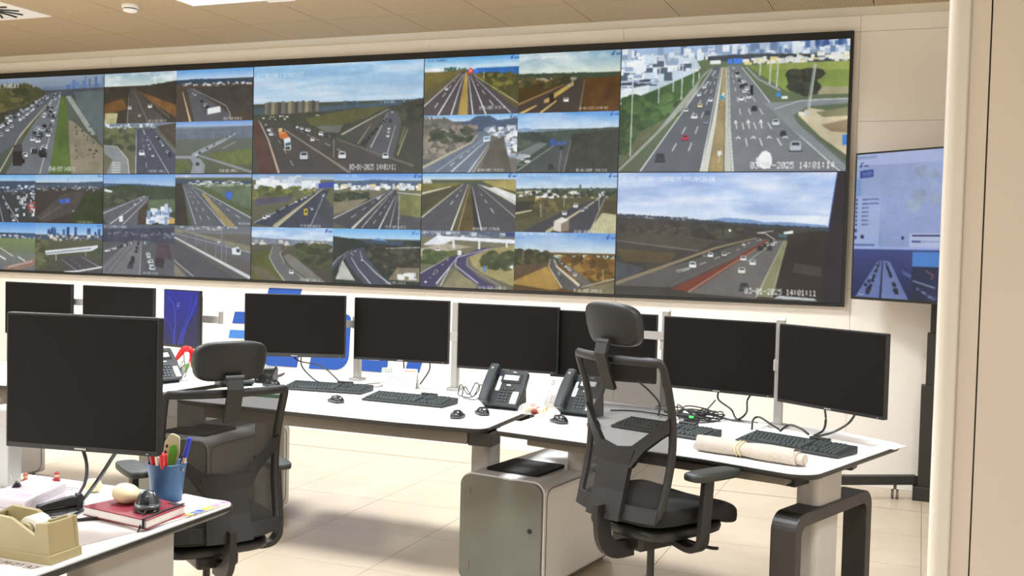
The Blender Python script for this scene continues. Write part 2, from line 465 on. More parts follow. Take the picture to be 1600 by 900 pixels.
def loop_frame(t, x, y, L, ztop, wid, th, ang, r=0.07):
    po = rpoly([(-L/2, 0.0), (L/2, 0.0), (L/2, ztop), (-L/2, ztop)], [0.002, 0.002, r, r], 8)
    pi = rpoly([(-L/2 + th, th * 0.3), (L/2 - th, th * 0.3), (L/2 - th, ztop - th), (-L/2 + th, ztop - th)], [0.002, 0.002, r * 0.55, r * 0.55], 8)
    Mx = Matrix.Translation(local(t, x, y)) @ RZ(ang) @ YZ
    return obj('loop_leg', MB().ringprism(po, pi, -wid/2, wid/2, Mx), M['dark'], t, bevel=0.004)
loop_frame(d2, 6.355, -3.07, 0.68, 0.575, 0.10, 0.05, a0)
col_at(d2, 5.235, -2.60, 0.10, 0.17, 0.50, 0.714, 'column', -10)
# far left desk
d3 = desk('white desk at the far left under the blue screen', [(1.38, -3.35), (2.2, -3.2), (3.10, -3.06), (3.20, -2.10), (3.15, -1.93), (1.50, -1.88)], [0.05, 0, 0.06, 0, 0.03, 0.04], 0, (2.4, -2.6))
beam(d3, (1.6, -3.13), (3.02, -2.95), 0.12, 0.655, 0.714, 'cable_tray', M['tray'])
col_at(d3, 3.0, -2.6, 0.10, 0.17, 0.5, 0.714, 'column', 8)
col_at(d3, 1.66, -2.6, 0.10, 0.17, 0.5, 0.714, 'column', 8)
# front desk
d4 = desk('cluttered white desk in the front left corner with a tape dispenser on it', [(2.9, -6.1), (4.83, -6.1), (4.82, -4.67), (2.9, -4.67)], [0.03, 0.03, 0.05, 0.03], 0, (4.2, -5.3))
col_at(d4, 4.70, -5.02, 0.09, 0.34, 0, 0.714, 'column', 0)
col_at(d4, 4.64, -5.32, 0.06, 0.10, 0, 0.714, 'inner_column', 0, 'tray', 0.01)
col_at(d4, 3.1, -5.1, 0.09, 0.34, 0, 0.714, 'column', 0)
beam(d4, (3.2, -5.1), (4.6, -5.1), 0.08, 0.66, 0.714, 'cross_beam', M['tray'])
obj('cable_slot', MB().box((-0.35, 0.545, ZD + 0.0005), (0.9, 0.006, 0.001)), M['tray'], d4)
obj('cable_slot', MB().box((-0.35, 0.525, ZD + 0.0005), (0.9, 0.006, 0.001)), M['tray'], d4)

# cabinets under the desks
M['door'] = mat('frosted_door', '64645b', 0.28, noise=0.12, nscale=5, spec=0.6)
def cabinet(label, x, y, rz, W=0.43, D=0.74, H=0.5, pad=True, first=[None]):
    if first[0] is None:
        t = thing('cabinet', label, 'cabinet', (x, y, 0), rz, 'white cabinets under the desks')
        shell = rpoly([(-W/2, 0.015), (W/2, 0.015), (W/2, H), (-W/2, H)], [0.03, 0.03, 0.055, 0.055], 6)
        obj('body', MB().prism(shell, -D/2, D/2 - 0.012, XZ), M['white'], t, smooth=False)
        inset = rpoly([(-W/2 + .006, 0.021), (W/2 - .006, 0.021), (W/2 - .006, H - .006), (-W/2 + .006, H - .006)], [0.028, 0.028, 0.05, 0.05], 6)
        o = obj('door', MB().prism(inset, D/2 - 0.012, D/2 + 0.004, XZ), M['door'], t)
        obj('lock', MB().cyl((W/2 - .062, -D/2 - 0.004, H - 0.215), (W/2 - .062, -D/2 - 0.008, H - 0.215), 0.010, 14), M['blackm'], o)
        for z in (0.08, H - 0.08):
            obj('hinge', MB().box((-W/2 + .045, -D/2 - 0.005, z), (0.03, 0.002, 0.035)), M['tray'], o)
        obj('side_trim', MB().ringprism(rpoly(rect(D - .06, H - .06, 0, H/2), 0.05), rpoly(rect(D - .068, H - .068, 0, H/2), 0.046), W/2, W/2 + 0.002, YZ), M['tray'], t)
        obj('top_pad', MB().prism(rpoly(rect(0.27, 0.27, -0.005, -0.14), 0.015), H, H + 0.012), M['blackm'], t, label='black mat on the cabinet top')
        for sx in (-1, 1):
            for sy in (-1, 1):
                obj('foot', MB().cyl((sx * (W/2 - .05), sy * (D/2 - .05), 0), (sx * (W/2 - .05), sy * (D/2 - .05), 0.02), 0.015, 10), M['black'], t)
        first[0] = t
        return t
    return copy_thing(first[0], (x, y, 0), rz, label)
cabinet('white cabinet with grey frosted door and round lock under the desks in the middle', 5.035, -2.62, -9)
cabinet('white cabinet behind the left office chair', 3.135, -2.55, 0)
cabinet('white cabinet behind the big monitor at the far left', 1.33, -2.55, 4)

# ------------------------------------------------------------------ office chair
def make_chair(label, zl=0.655, zr=0.715, mesh='mesh'):
    t = thing('office_chair', label, 'chair', (0, 0, 0), 0, 'black mesh office chairs')
    zb, zt = 0.56, 1.122
    def S(u, v, off=0.0):
        z = zb + (zt - zb) * v
        hw = 0.216 + 0.008 * v
        y = -0.235 + 0.075 * math.sin(math.pi * min(1, v * 0.92 + 0.02)) - 0.03 * v + 0.05 * u * u - off
        return (u * hw, y, z)
    out = rpoly([(-0.97, 0.0), (0.97, 0.0), (1.0, 1.0), (-1.0, 1.0)], [0.10, 0.10, 0.05, 0.05], 4)
    dense = []
    for i in range(len(out)):
        a, b = out[i], out[(i + 1) % len(out)]
        k = max(1, int(math.hypot(b[0] - a[0], b[1] - a[1]) / 0.12))
        dense += [(a[0] + (b[0] - a[0]) * q / k, a[1] + (b[1] - a[1]) * q / k) for q in range(k)]
    prof = [(0.017 * math.cos(a * math.pi / 5), 0.012 * math.sin(a * math.pi / 5)) for a in range(10)]
    obj('back_frame', MB().sweep([S(*q) for q in dense], prof, True, (0, 1, 0)), M['chairp'], t, smooth=True)
    mb = MB(); n = 14
    mb.add([S(-1 + 2 * i / n, j / n, -0.004) for j in range(n + 1) for i in range(n + 1)],
           [(j*(n+1) + i, j*(n+1) + i + 1, (j+1)*(n+1) + i + 1, (j+1)*(n+1) + i) for j in range(n) for i in range(n)])
    obj('back_mesh', mb, M[mesh], t, smooth=True)
    def ruled(mb, A, B, o0, o1, k=8):
        m = len(A); rows = []
        vs = []
        for off in (0, 1):
            for i in range(m):
                f = i / (m - 1)
                d = (o0[0] + (o1[0] - o0[0]) * f) if off == 0 else (o0[1] + (o1[1] - o0[1]) * f)
                for q in range(k + 1):
                    u = A[i][0] + (B[i][0] - A[i][0]) * q / k; v = A[i][1] + (B[i][1] - A[i][1]) * q / k
                    vs.append(S(u, v, d))
        W = k + 1; fs = []
        g = lambda o, i, q: o * m * W + i * W + q
        for i in range(m - 1):
            for q in range(k):
                fs += [(g(0,i,q), g(0,i,q+1), g(0,i+1,q+1), g(0,i+1,q)), (g(1,i,q), g(1,i+1,q), g(1,i+1,q+1), g(1,i,q+1))]
            fs += [(g(0,i,0), g(0,i+1,0), g(1,i+1,0), g(1,i,0)), (g(0,i,k), g(1,i,k), g(1,i+1,k), g(0,i+1,k))]
        for q in range(k):
            fs += [(g(0,0,q), g(1,0,q), g(1,0,q+1), g(0,0,q+1)), (g(0,m-1,q), g(0,m-1,q+1), g(1,m-1,q+1), g(1,m-1,q))]
        mb.add(vs, fs)
    sp = MB()
    ruled(sp, [(-0.40, -0.03), (-0.37, 0.15), (-0.37, 0.32), (-0.44, 0.42)], [(0.40, -0.03), (0.37, 0.15), (0.37, 0.32), (0.44, 0.42)], (0.012, 0.034), (0.014, 0.034))
    for sg in (-1, 1):
        ruled(sp, [(sg * 0.40, 0.30), (sg * 0.60, 0.42), (sg * 0.82, 0.50), (sg * 0.99, 0.555)], [(sg * 0.0, 0.42), (sg * 0.36, 0.44), (sg * 0.70, 0.55), (sg * 0.99, 0.65)], (0.014, 0.034), (0.0, 0.02), 4)
    obj('back_spine', sp, M['chairp'], t)
    bb = MB(); ruled(bb, [(-0.97, -0.02), (-0.97, 0.07)], [(0.97, -0.02), (0.97, 0.07)], (0.008, 0.016), (0.008, 0.016), 12)
    obj('bottom_rail', bb, M['chairp'], t)
    # headrest on its stem
    y1 = S(0, 1)[1]
    st = MB()
    st.sweep([(0, S(0, .80)[1] - .026, zb + (zt - zb) * .80), (0, S(0, .93)[1] - .03, zb + (zt - zb) * .93), (0, y1 - .035, zt + .02), (0, y1 - 0.02, zt + .07)], [(-.030, -.009), (.030, -.009), (.027, .009), (-.027, .009)], False, (0, 1, 0))
    obj('headrest_stem', st, M['chairp'], t, bevel=0.003)
    obj('stem_hinge', MB().cyl((-0.034, y1 - 0.022, zt + .062), (0.034, y1 - 0.022, zt + .062), 0.012, 12), M['black'], t)
    hd = MB(); ZH = 1.238
    def hf(q): return Vector((q.x * (1 - 0.15 * max(0, -(q.z - ZH)) / 0.08), q.y + 1.6 * q.x * q.x - 0.22 * (q.z - ZH), q.z - 0.5 * q.x * q.x))
    superell(hd, (0, y1 + 0.005, ZH + 0.01), (0.134, 0.028, 0.078), 0.45, 0.35, 36, hf)
    obj('headrest', hd, M['leather'], t, smooth=True)
    # seat
    def sf(q): return Vector((q.x, q.y, q.z - 0.9 * max(0, q.y - 0.10) ** 2 * 2 + 0.35 * q.x * q.x))
    obj('seat', superell(MB(), (0, 0.04, 0.548), (0.235, 0.235, 0.042), 0.45, 0.38, 36, sf), M['fabric'], t, smooth=True)
    obj('seat_pan', superell(MB(), (0, 0.02, 0.488), (0.20, 0.20, 0.03), 0.5, 0.4, 24), M['black'], t, smooth=True)
    obj('mechanism', MB().box((0, -0.01, 0.435), (0.16, 0.25, 0.06)), M['black'], t, bevel=0.015)
    # back support under the backrest
    obj('back_support', MB().sweep(curve([(0, S(0, .06)[1] - .04, zb + .03), (0, -0.25, 0.47), (0, -0.20, 0.415), (0, -0.10, 0.41)], 5), [(-.032, -.012), (.032, -.012), (.032, .012), (-.032, .012)], False, (1, 0, 0.01)), M['chairp'], t)
    for sg in (-1, 1):
        a = MB()
        path = curve([(sg * 0.10, 0.0, 0.45), (sg * 0.22, -0.02, 0.44), (sg * 0.268, -0.02, 0.465), (sg * 0.278, -0.02, 0.53), (sg * 0.273, -0.0, (zr if sg > 0 else zl) - 0.015)], 6)
        a.sweep(path, [(-.012, -.024), (.012, -.024), (.012, .024), (-.012, .024)], False, (0, 1, 0))
        obj('arm_post', a, M['chairp'], t, bevel=0.003)
        pd = MB(); superell(pd, (sg * 0.268, 0.03, zr if sg > 0 else zl), (0.045, 0.125, 0.017), 0.4, 0.5, 24)
        obj('arm_pad', pd, M['armpad'], t, smooth=True)
    obj('tilt_lever', MB().tube([(0.08, 0.08, 0.43), (0.20, 0.09, 0.425), (0.25, 0.09, 0.432)], 0.007, 6, smooth=3), M['black'], t)
    obj('lift_lever', MB().box((-0.2, 0.06, 0.435), (0.16, 0.02, 0.01)), M['black'], t, bevel=0.003)
    obj('gas_lift', MB().lathe([(0.024, 0.10), (0.024, 0.22), (0.014, 0.225), (0.014, 0.42)], 16), M['black'], t, smooth=False)
    obj('hub', MB().lathe([(0.02, 0.07), (0.042, 0.075), (0.04, 0.12), (0.03, 0.13)], 16), M['black'], t)
    for k in range(5):
        a = R3(90 + 72 * k); d = Vector((math.cos(a), math.sin(a), 0))
        obj('base_leg', MB().sweep([d * 0.03 + Vector((0, 0, .10)), d * 0.16 + Vector((0, 0, .098)), d * 0.30 + Vector((0, 0, .075))], [(-.024, -.015), (.024, -.015), (.016, .014), (-.016, .014)], False, (0, 0, 1), radii=[1.1, 0.95, 0.7]), M['chairp'], t, bevel=0.004)
        p = d * 0.30; sd = Vector((-d.y, d.x, 0))
        cmb = MB()
        for q in (-1, 1): cmb.cyl(p + sd * q * 0.008 + Vector((0, 0, 0.028)), p + sd * q * 0.024 + Vector((0, 0, 0.028)), 0.028, 14)
        cmb.cyl(p + Vector((0, 0, 0.03)), p + Vector((0, 0, 0.075)), 0.007, 8)
        obj('caster', cmb, M['black'], t)
    return t
CHR = (5.752, -3.372, 0.0, -31)
CHL = (4.30, -4.145, 0.0, 56)
ch = make_chair('black mesh office chair with headrest tucked into the right desk')
ch.location = CHR[:3]; ch.rotation_euler = (0, 0, R3(CHR[3]))
c2 = make_chair('black mesh office chair with headrest turned left behind the pen cup', 0.80, 0.775, 'meshd')
c2.location = CHL[:3]; c2.rotation_euler = (0, 0, R3(CHL[3]))
c2.scale = (0.95, 0.95, 0.885)
# ------------------------------------------------------------------ monitors and their poles
def monitor(label, x, y, zc, yaw, W=0.56, H=0.345, chin=False, name='computer_monitor', logo=True):
    t = thing(name, label, 'monitor', (x, y, zc - H/2), yaw, 'desk monitors')
    obj('casing', MB().prism(rpoly(rect(W, H, 0, H/2), 0.004, 3), -0.024, 0.0, XZ), M['bezel'], t, bevel=0.002)
    if chin: obj('chin', MB().box((0, -0.0008, 0.011), (W - .002, 0.0024, 0.020)), M['chin'], t)
    b = 0.022 if chin else 0.014
    obj('screen', MB().box((0, -0.0004, (H + b - .006) / 2), (W - 0.012, 0.0016, H - b - .006)), M['screen'], t)
    obj('rear_housing', MB().box((0, 0.034, H * 0.48), (W * 0.62, 0.022, H * 0.6)), M['black'], t, bevel=0.01)
    if logo: obj('badge', MB().box((0, -0.0016, 0.007), (0.035, 0.001, 0.005)), M['silver'], t)
    obj('power_light', MB().box((W/2 - 0.03, -0.0016, 0.006), (0.006, 0.001, 0.003)), M['silver'], t)
    return t
mons = {}
for k, lab, x, y, z, yaw, chin in (
    ('M0', 'black monitor cut by the left edge of the photo behind the big front monitor', 1.262, -1.985, 1.034, 1, False),
    ('M1', 'black monitor just left of the small blue screen', 1.925, -1.985, 1.034, 1, False),
    ('M3', 'black monitor with lighter bottom strip in front of the blue wall emblem', 3.47, -2.33, 1.056, 20, True),
    ('M4', 'black monitor behind the white calendar marked 2025', 4.019, -2.127, 1.046, 5, False),
    ('M5', 'black monitor behind the unobstructed desk phone', 4.674, -2.194, 1.044, 1.7, False),
    ('M6', 'black monitor half hidden behind the right chair headrest', 5.183, -2.165, 1.029, -1.8, False),
    ('M7', 'black monitor right of the right chair, above the tangle of cables', 5.79, -2.314, 1.03, -11.8, False),
    ('M8', 'rightmost black monitor, turned left, at the end of the right desk', 6.324, -2.682, 1.037, -35.4, False)):
    mons[k] = monitor(lab, x, y, z, yaw, chin=chin)
mons['M9'] = monitor('large black monitor in the left foreground', 4.575, -5.046, 1.118, 9.4, W=0.46, H=0.37)

def pole(label, x, y, ztop, arms, rz=0, r=0.019):
    t = thing('monitor_pole', label, 'monitor stand', (x, y, ZD), rz, 'silver monitor poles')
    obj('clamp', MB().box((0, 0, 0.008), (0.075, 0.07, 0.016)), M['silver'], t, bevel=0.003)
    obj('post', MB().prism(rpoly(rect(2*r, 2*r), 0.006, 3), 0.016, ztop - ZD), M['silver'], t)
    obj('cap', MB().box((0, 0, ztop - ZD + 0.005), (2*r, 2*r, 0.01)), M['white'], t)
    Mi = (Matrix.Translation((x, y, ZD)) @ RZ(rz)).inverted()
    for key, z in arms:
        m = mons[key]; a = m.rotation_euler.z
        h = Vector((m.location.x, m.location.y, z)) + Vector((-math.sin(a), math.cos(a), 0)) * 0.062
        e = Vector((m.location.x, m.location.y, z)) + Vector((-math.sin(a), math.cos(a), 0)) * 0.046
        p0 = Vector((x, y, z))
        ar = obj('arm', MB().sweep([Mi @ p0, Mi @ ((p0 + h) / 2 + Vector((0, 0.0, 0))), Mi @ h], [(-.011, -.02), (.011, -.02), (.011, .02), (-.011, .02)], False, (0, 0, 1)), M['silver'], t)
        obj('collar', MB().box((0, 0, z - ZD), (2*r + .012, 2*r + .012, 0.05)), M['greymetal'], t, bevel=0.003)
        obj('mount_plate', MB().cyl(Mi @ e, Mi @ h, 0.04, 12), M['greymetal'], ar)
pole('silver monitor pole between the emblem monitor and the calendar monitor', 3.705, -2.045, 1.205, [('M3', 1.06), ('M4', 1.08)])
pole('silver monitor pole just left of the unobstructed desk phone', 4.352, -2.125, 1.215, [('M5', 1.03)])
pole('silver monitor pole behind the right chair, left of the cable tangle', 5.515, -2.20, 1.222, [('M6', 1.10), ('M7', 1.06)])
pole('silver monitor pole between the two rightmost monitors', 6.095, -2.46, 1.222, [('M8', 1.02)])
pole('silver monitor pole behind the small blue screen', 2.59, -2.03, 1.17, [])
pole('silver monitor pole hidden behind the black monitors at the far left', 1.83, -1.93, 1.17, [('M0', 1.09), ('M1', 1.09)])
pole('thick silver monitor pole at the left edge of the front desk', 4.125, -4.865, 0.99, [('M9', 0.965)], r=0.026)

# ------------------------------------------------------------------ keyboards and mice
def make_keyboard(label):
    t = thing('keyboard', label, 'keyboard', (0, 0, ZD), 0, 'black keyboards')
    W, D = 0.455, 0.165
    prof = [(0, 0.0), (0, 0.010), (D, 0.030), (D, 0.0)]
    obj('base', MB().prism(prof, -W/2, W/2, YZ), M['keybase'], t, bevel=0.003)
    tilt = math.atan2(0.020, D)
    Mx = Matrix.Translation((0, 0, 0.0105)) @ Matrix.Rotation(tilt, 4, 'X')
    kb = MB()
    def key(x, y, w, d=0.0145):
        a, b, c, e = x + .0012, x + w - .0012, y + .0012, y + d - .0006; i = .0022
        kb.add([(a, c, 0), (b, c, 0), (b, e, 0), (a, e, 0), (a + i, c + i, .0075), (b - i, c + i, .0075), (b - i, e - i, .0075), (a + i, e - i, .0075)],
               [(4, 5, 6, 7), (0, 1, 5, 4), (1, 2, 6, 5), (2, 3, 7, 6), (3, 0, 4, 7)], Mx)
    u = 0.0187
    rows = [[1.5, 1.25, 1.25, 6, 1.25, 1.25, 1.25, 1.25], [1.25] + [1] * 11 + [2.75], [1.75] + [1] * 11 + [2.25], [1.5] + [1] * 12 + [1.5], [1] * 13 + [2], [1] * 15]
    for r, row in enumerate(rows):
        x = -W/2 + 0.012; y = 0.016 + r * 0.0215 + (0.004 if r == 5 else 0)
        for k in row: key(x, y, k * u, 0.0205 if r < 5 else 0.015); x += k * u
    for r in range(6):
        y = 0.016 + r * 0.0215 + (0.004 if r == 5 else 0)
        for c in range(3):
            if r == 2 or (r == 1 and c != 1): continue
            key(-W/2 + 0.302 + c * u, y, u, 0.0205)
        for c in range(4):
            if r == 5 and c > 2: continue
            key(-W/2 + 0.365 + c * u, y, u, 0.0205)
    obj('keys', kb, M['key'], t, kind='stuff')
    obj('card_reader', MB().box((0.06, D + 0.008, 0.026), (0.088, 0.024, 0.026)), M['black'], t, bevel=0.004)
    for sx in (-1, 1): obj('foot', MB().box((sx * (W/2 - .03), D - .01, 0.0), (0.02, 0.012, 0.004)), M['blackm'], t)
    return t
kb0 = make_keyboard('black keyboard at the left, in front of the emblem monitor')
def place_kb(first, mx, my, yaw, label):
    o = kb0 if first else copy_thing(kb0, (0, 0, ZD), 0, label)
    o.location = (mx, my, ZD + 0.002); o.rotation_euler = (0, 0, R3(yaw))
place_kb(True, 3.79, -2.57, 6, '')
place_kb(False, 4.34, -2.725, -3, 'black keyboard in front of the white calendar')
place_kb(False, 5.645, -2.917, -18.7, 'black keyboard partly seen through the right chair mesh')
place_kb(False, 6.19, -3.01, -23.5, 'black keyboard at the right end beside the rolled newspaper')

M['mouse'] = mat('mouse_black', '1a1c1c', 0.28); M['mouseg'] = mat('mouse_grey', '3b3f40', 0.3)
def make_mouse(label):
    t = thing('computer_mouse', label, 'mouse', (0, 0, ZD), 0, 'black computer mice')
    def f(q): return Vector((q.x * (1 - 0.10 * math.cos(q.y * 40)), q.y, max(0, q.z) * (1 - 1.6 * max(0, q.y) / 0.10)))
    obj('shell', superell(MB(), (0, 0, 0), (0.031, 0.054, 0.036), 0.75, 0.75, 28, f), M['mouse'], t, smooth=True)
    obj('side_band', superell(MB(), (0, 0, 0.009), (0.0315, 0.0545, 0.006), 0.6, 0.75, 28), M['mouseg'], t, smooth=True)
    obj('wheel', MB().cyl((-0.004, 0.030, 0.0225), (0.004, 0.030, 0.0225), 0.009, 12), M['mouseg'], t)
    obj('button_split', MB().box((0, 0.036, 0.0205), (0.0015, 0.022, 0.004)), M['blackm'], t)
    return t
ms = make_mouse('black mouse in front of the two left keyboards'); ms.location = (4.035, -2.825, ZD); ms.rotation_euler = (0, 0, R3(60))
for x, y, rz, lab in ((3.44, -2.50, 80, 'flat black mouse at the far end left of the left keyboard'),
                      (4.74, -2.94, 8, 'left mouse of the pair at the right end of the middle desk'),
                      (4.80, -2.80, 40, 'right mouse of the pair, in front of the unobstructed desk phone'),
                      (5.19, -2.84, 50, 'black mouse at the left tip of the right desk, beside the candy bag'),
                      (5.36, -2.87, 20, 'black mouse seen through the right chair mesh in front of the second phone')):
    copy_thing(ms, (x, y, ZD), rz, lab)

# ------------------------------------------------------------------ desk phones
M['lcd'] = mat('phone_lcd', 'dfe6ee', 0.3, emit=0.5); M['labelg'] = mat('label_grey', 'b9bab8', 0.5)
M['phone'] = mat('phone_plastic', '24292a', 0.42)
def make_phone(label):
    t = thing('desk_phone', label, 'telephone', (0, 0, ZD), 0, 'black desk phones')
    tilt = 52
    Mx = T(0, 0, 0.014) @ RX(tilt)          # local plate: x across, y up the slope, z out of the face
    obj('stand', MB().prism([(0.0, 0.0), (0.125, 0.0), (0.125, 0.012), (0.115, 0.125), (0.03, 0.035)], -0.085, 0.085, YZ), M['black'], t, bevel=0.004)
    bd = rpoly([(-0.095, 0), (0.095, 0), (0.105, 0.105), (0.098, 0.20), (-0.095, 0.20)], [0.012, 0.012, 0.03, 0.014, 0.014], 5)
    obj('body', MB().prism(bd, -0.012, 0.016, Mx), M['phone'], t, bevel=0.004)
    hs = MB()
    hs.sweep(curve([(-0.072, 0.0, 0.040), (-0.072, 0.03, 0.046), (-0.072, 0.10, 0.052), (-0.072, 0.175, 0.046), (-0.072, 0.205, 0.040)], 4), [(-.024, -.012), (.024, -.012), (.024, .008), (.014, .014), (-.014, .014), (-.024, .008)], False, (0, 0, 1), Mx)
    h = obj('handset', hs, M['phone'], t, bevel=0.004)
    obj('earpiece', MB().box((-0.072, 0.182, 0.027), (0.046, 0.04, 0.022), Mx), M['phone'], h, bevel=0.005)
    obj('mouthpiece', MB().box((-0.072, 0.022, 0.027), (0.046, 0.04, 0.022), Mx), M['phone'], h, bevel=0.005)
    obj('handset_mark', MB().cyl(Mx @ Vector((-0.072, 0.178, 0.058)), Mx @ Vector((-0.072, 0.178, 0.061)), 0.006, 8), M['silver'], h)
    obj('display_bezel', MB().box((0.024, 0.152, 0.017), (0.105, 0.052, 0.006), Mx), M['blackm'], t, bevel=0.002)
    obj('display', MB().box((0.024, 0.153, 0.0207), (0.078, 0.026, 0.002), Mx), M['lcd'], t)
    obj('label_strip', MB().prism(rpoly(rect(0.024, 0.082, -0.032, 0.118), 0.008), 0.0165, 0.0185, Mx), M['labelg'], t, label='light grey directory strip')
    obj('label_strip', MB().prism(rpoly(rect(0.034, 0.066, 0.072, 0.046), 0.003), 0.0165, 0.0185, Mx), M['labelg'], t, label='light grey name strip')
    obj('function_key', MB().box((0.022, 0.112, 0.018), (0.022, 0.007, 0.004), Mx), M['labelg'], t)
    for r in range(5):
        for c in range(4):
            if c == 3 and r < 3: continue
            obj('key', MB().box((-0.008 + c * 0.019, 0.024 + r * 0.0165, 0.018), (0.014, 0.0095, 0.005), Mx), M['mouseg'], t)
    obj('speaker_mark', MB().box((0.03, 0.187, 0.017), (0.02, 0.004, 0.002), Mx), M['labelg'], t)
    return t
ph = make_phone('black desk phone, fully visible, below the monitor left of the right chair')
ph.location = (4.815, -2.63, ZD); ph.rotation_euler = (0, 0, R3(-6))
copy_thing(ph, (5.20, -2.64, ZD), -12, 'black desk phone half behind the right chair back')
copy_thing(ph, (2.93, -2.72, ZD), 75, 'black desk phone seen from the side, left of the red flower')
copy_thing(ph, (3.31, -2.62, ZD), 55, 'black desk phone hidden behind the left chair headrest')

# ------------------------------------------------------------------ calendars
M['green'] = mat('print_green', '23702a', 0.7); M['orange'] = mat('print_orange', 'd98a5c', 0.7); M['print'] = mat('print_grey', '7d8288', 0.7)
M['printb'] = mat('print_blue', '8b93c6', 0.7)
def calendar(label, x, y, yaw, W=0.20, H=0.115, year='2025', seed=1):
    t = thing('desk_calendar', label, 'calendar', (x, y, ZD), yaw, 'desk calendars')
    A = T(0, 0, 0) @ RX(72)
    obj('front_sheet', MB().box((0, H/2, 0), (W, H, 0.0015), A), M['calpaper'], t)
    top = A @ Vector((0, H, 0)); L = H
    B = T(0, 2 * top.y, 0) @ RX(180 - 72)
    obj('rear_sheet', MB().box((0, H/2, 0), (W, H, 0.0015), B), M['calpaper'], t)
    lettering('year_print', year, 0.032, M['green'], t, A @ T(-W/2 + 0.030, H - 0.016, 0.0012))
    obj('header_strip', MB().box((W/2 - 0.04, H - 0.014, 0.001), (0.06, 0.006, 0.0006), A), M['orange'], t)
    rnd = random.Random(seed)
    g = MB()
    for m in range(3):
        for r in range(5):
            for c in range(7):
                if rnd.random() < 0.8: g.box((-W/2 + 0.045 + m * 0.05 + c * 0.0058, 0.028 + r * 0.009, 0.001), (0.0036, 0.004, 0.0004), A)
    obj('date_print', g, M['print'], t, kind='stuff')
    s2 = MB()
    for r in range(7): s2.box((-W/2 + 0.012, 0.012 + r * 0.011, 0.001), (0.012, 0.002, 0.0004), A)
    obj('side_print', s2, M['print'], t, kind='stuff')
    rg = MB()
    for k in range(9): rg.tube([Vector((-W/2 + 0.02 + k * (W - .04) / 8, top.y + 0.004 * math.cos(q * 1.047), top.z - 0.001 + 0.004 * math.sin(q * 1.047))) for q in range(6)], 0.0008, 4, closed=True)
    obj('ring_binding', rg, M['silver'], t, kind='stuff')
calendar('white desk calendar with green 2025 behind the second keyboard', 4.075, -2.26, 10)
calendar('small desk calendar beside the handset of the second desk phone', 5.03, -2.47, -38, W=0.17, H=0.14, year='25', seed=3)

# ------------------------------------------------------------------ newspaper roll
M['news'] = mat('newsprint', 'b2a698', 0.85, noise=0.16, nscale=60, stretch=(1, 8, 8))
t = thing('newspaper_roll', 'rolled newspaper held by a rubber band on the right desk', 'newspaper', (6.075, -3.235, ZD), -17.5)
mb = MB(); L = 0.40; n = 40; rings = []
for i in range(9):
    x = -L/2 + L * i / 8; k = 1 - 0.10 * math.exp(-((x + 0.0) / 0.03) ** 2) + 0.06 * math.sin(i * 1.3)
    rings.append([(x + 0.006 * math.sin(a * 2 * math.pi / n * 3), 0.043 * k * math.cos(a * 2 * math.pi / n), 0.030 + 0.030 * k * math.sin(a * 2 * math.pi / n)) for a in range(n)])
mb.add([q for r in rings for q in r], [(i*n + j, i*n + (j+1) % n, (i+1)*n + (j+1) % n, (i+1)*n + j) for i in range(8) for j in range(n)] + [tuple(range(n))[::-1]])
obj('outer_sheet', mb, M['news'], t, smooth=True)
ins = MB()
for rr, dx in ((0.036, 0.0), (0.028, 0.025), (0.020, 0.03), (0.011, 0.028)):
    ins.sweep([(L/2 - 0.10, -0.004, 0.026), (L/2 + dx + 0.012, -0.006, 0.026)], [(rr * math.cos(a * math.pi / 10), 0.72 * rr * math.sin(a * math.pi / 10)) for a in range(20)], False)
obj('inner_sheets', ins, M['news'], t)
rb = MB()
for dx in (-0.006, 0.008):
    rb.tube([(dx - 0.02 + 0.004 * math.sin(a), 0.041 * math.cos(a * math.pi / 12), 0.030 + 0.029 * math.sin(a * math.pi / 12)) for a in range(24)], 0.0025, 5, closed=True)
obj('rubber_band', rb, mat('rubber', 'cfc692', 0.6), t)

# papers lying at the right desk's back edge
t = obj('paper_sheet', MB().box((0, 0, 0.001), (0.32, 0.12, 0.002)), M['paper']); t.location = (6.47, -2.66, ZD); t.rotation_euler = (0, 0, R3(-22))
tag(t, 'white paper strip with faint print on the right end of the right desk', 'paper')
lettering('paper_print', '03-25', 0.02, M['print'], t, T(0.08, -0.03, 0.0024))
t = obj('paper_stack', MB().box((0, 0, 0.004), (0.22, 0.15, 0.008)), M['paper'], bevel=0.001); t.location = (5.93, -2.50, ZD); t.rotation_euler = (0, 0, R3(-15))
tag(t, 'white papers under the cables behind the right desk keyboards', 'paper')

# candy bag
t = thing('candy_bag', 'small clear bag of colourful sweets between the two desk phones', 'candy', (5.005, -2.66, ZD))
cols = ['c9352f', 'e8d8b0', 'd9b23c', 'e9e4da', 'b5702a', '7d2f24', 'f0e6c8', 'd5c79a']
rnd = random.Random(5)
for k in range(14):
    m = mat('sweet', cols[k % len(cols)], 0.4)
    obj('sweet', MB().ball((rnd.uniform(-.035, .045), rnd.uniform(-.03, .03), 0.014 + 0.030 * rnd.random() * (1 if k > 6 else 0.2)), (0.017, 0.014, 0.013), 8), m, t, smooth=True)
def cf(q): return Vector((q.x, q.y, max(0.0005, q.z) + 0.006 * math.sin(q.x * 140) * math.cos(q.y * 120)))
obj('wrapper', superell(MB(), (-0.03, 0, 0.0), (0.05, 0.04, 0.05), 0.9, 0.9, 20, cf), M['clear'], t)

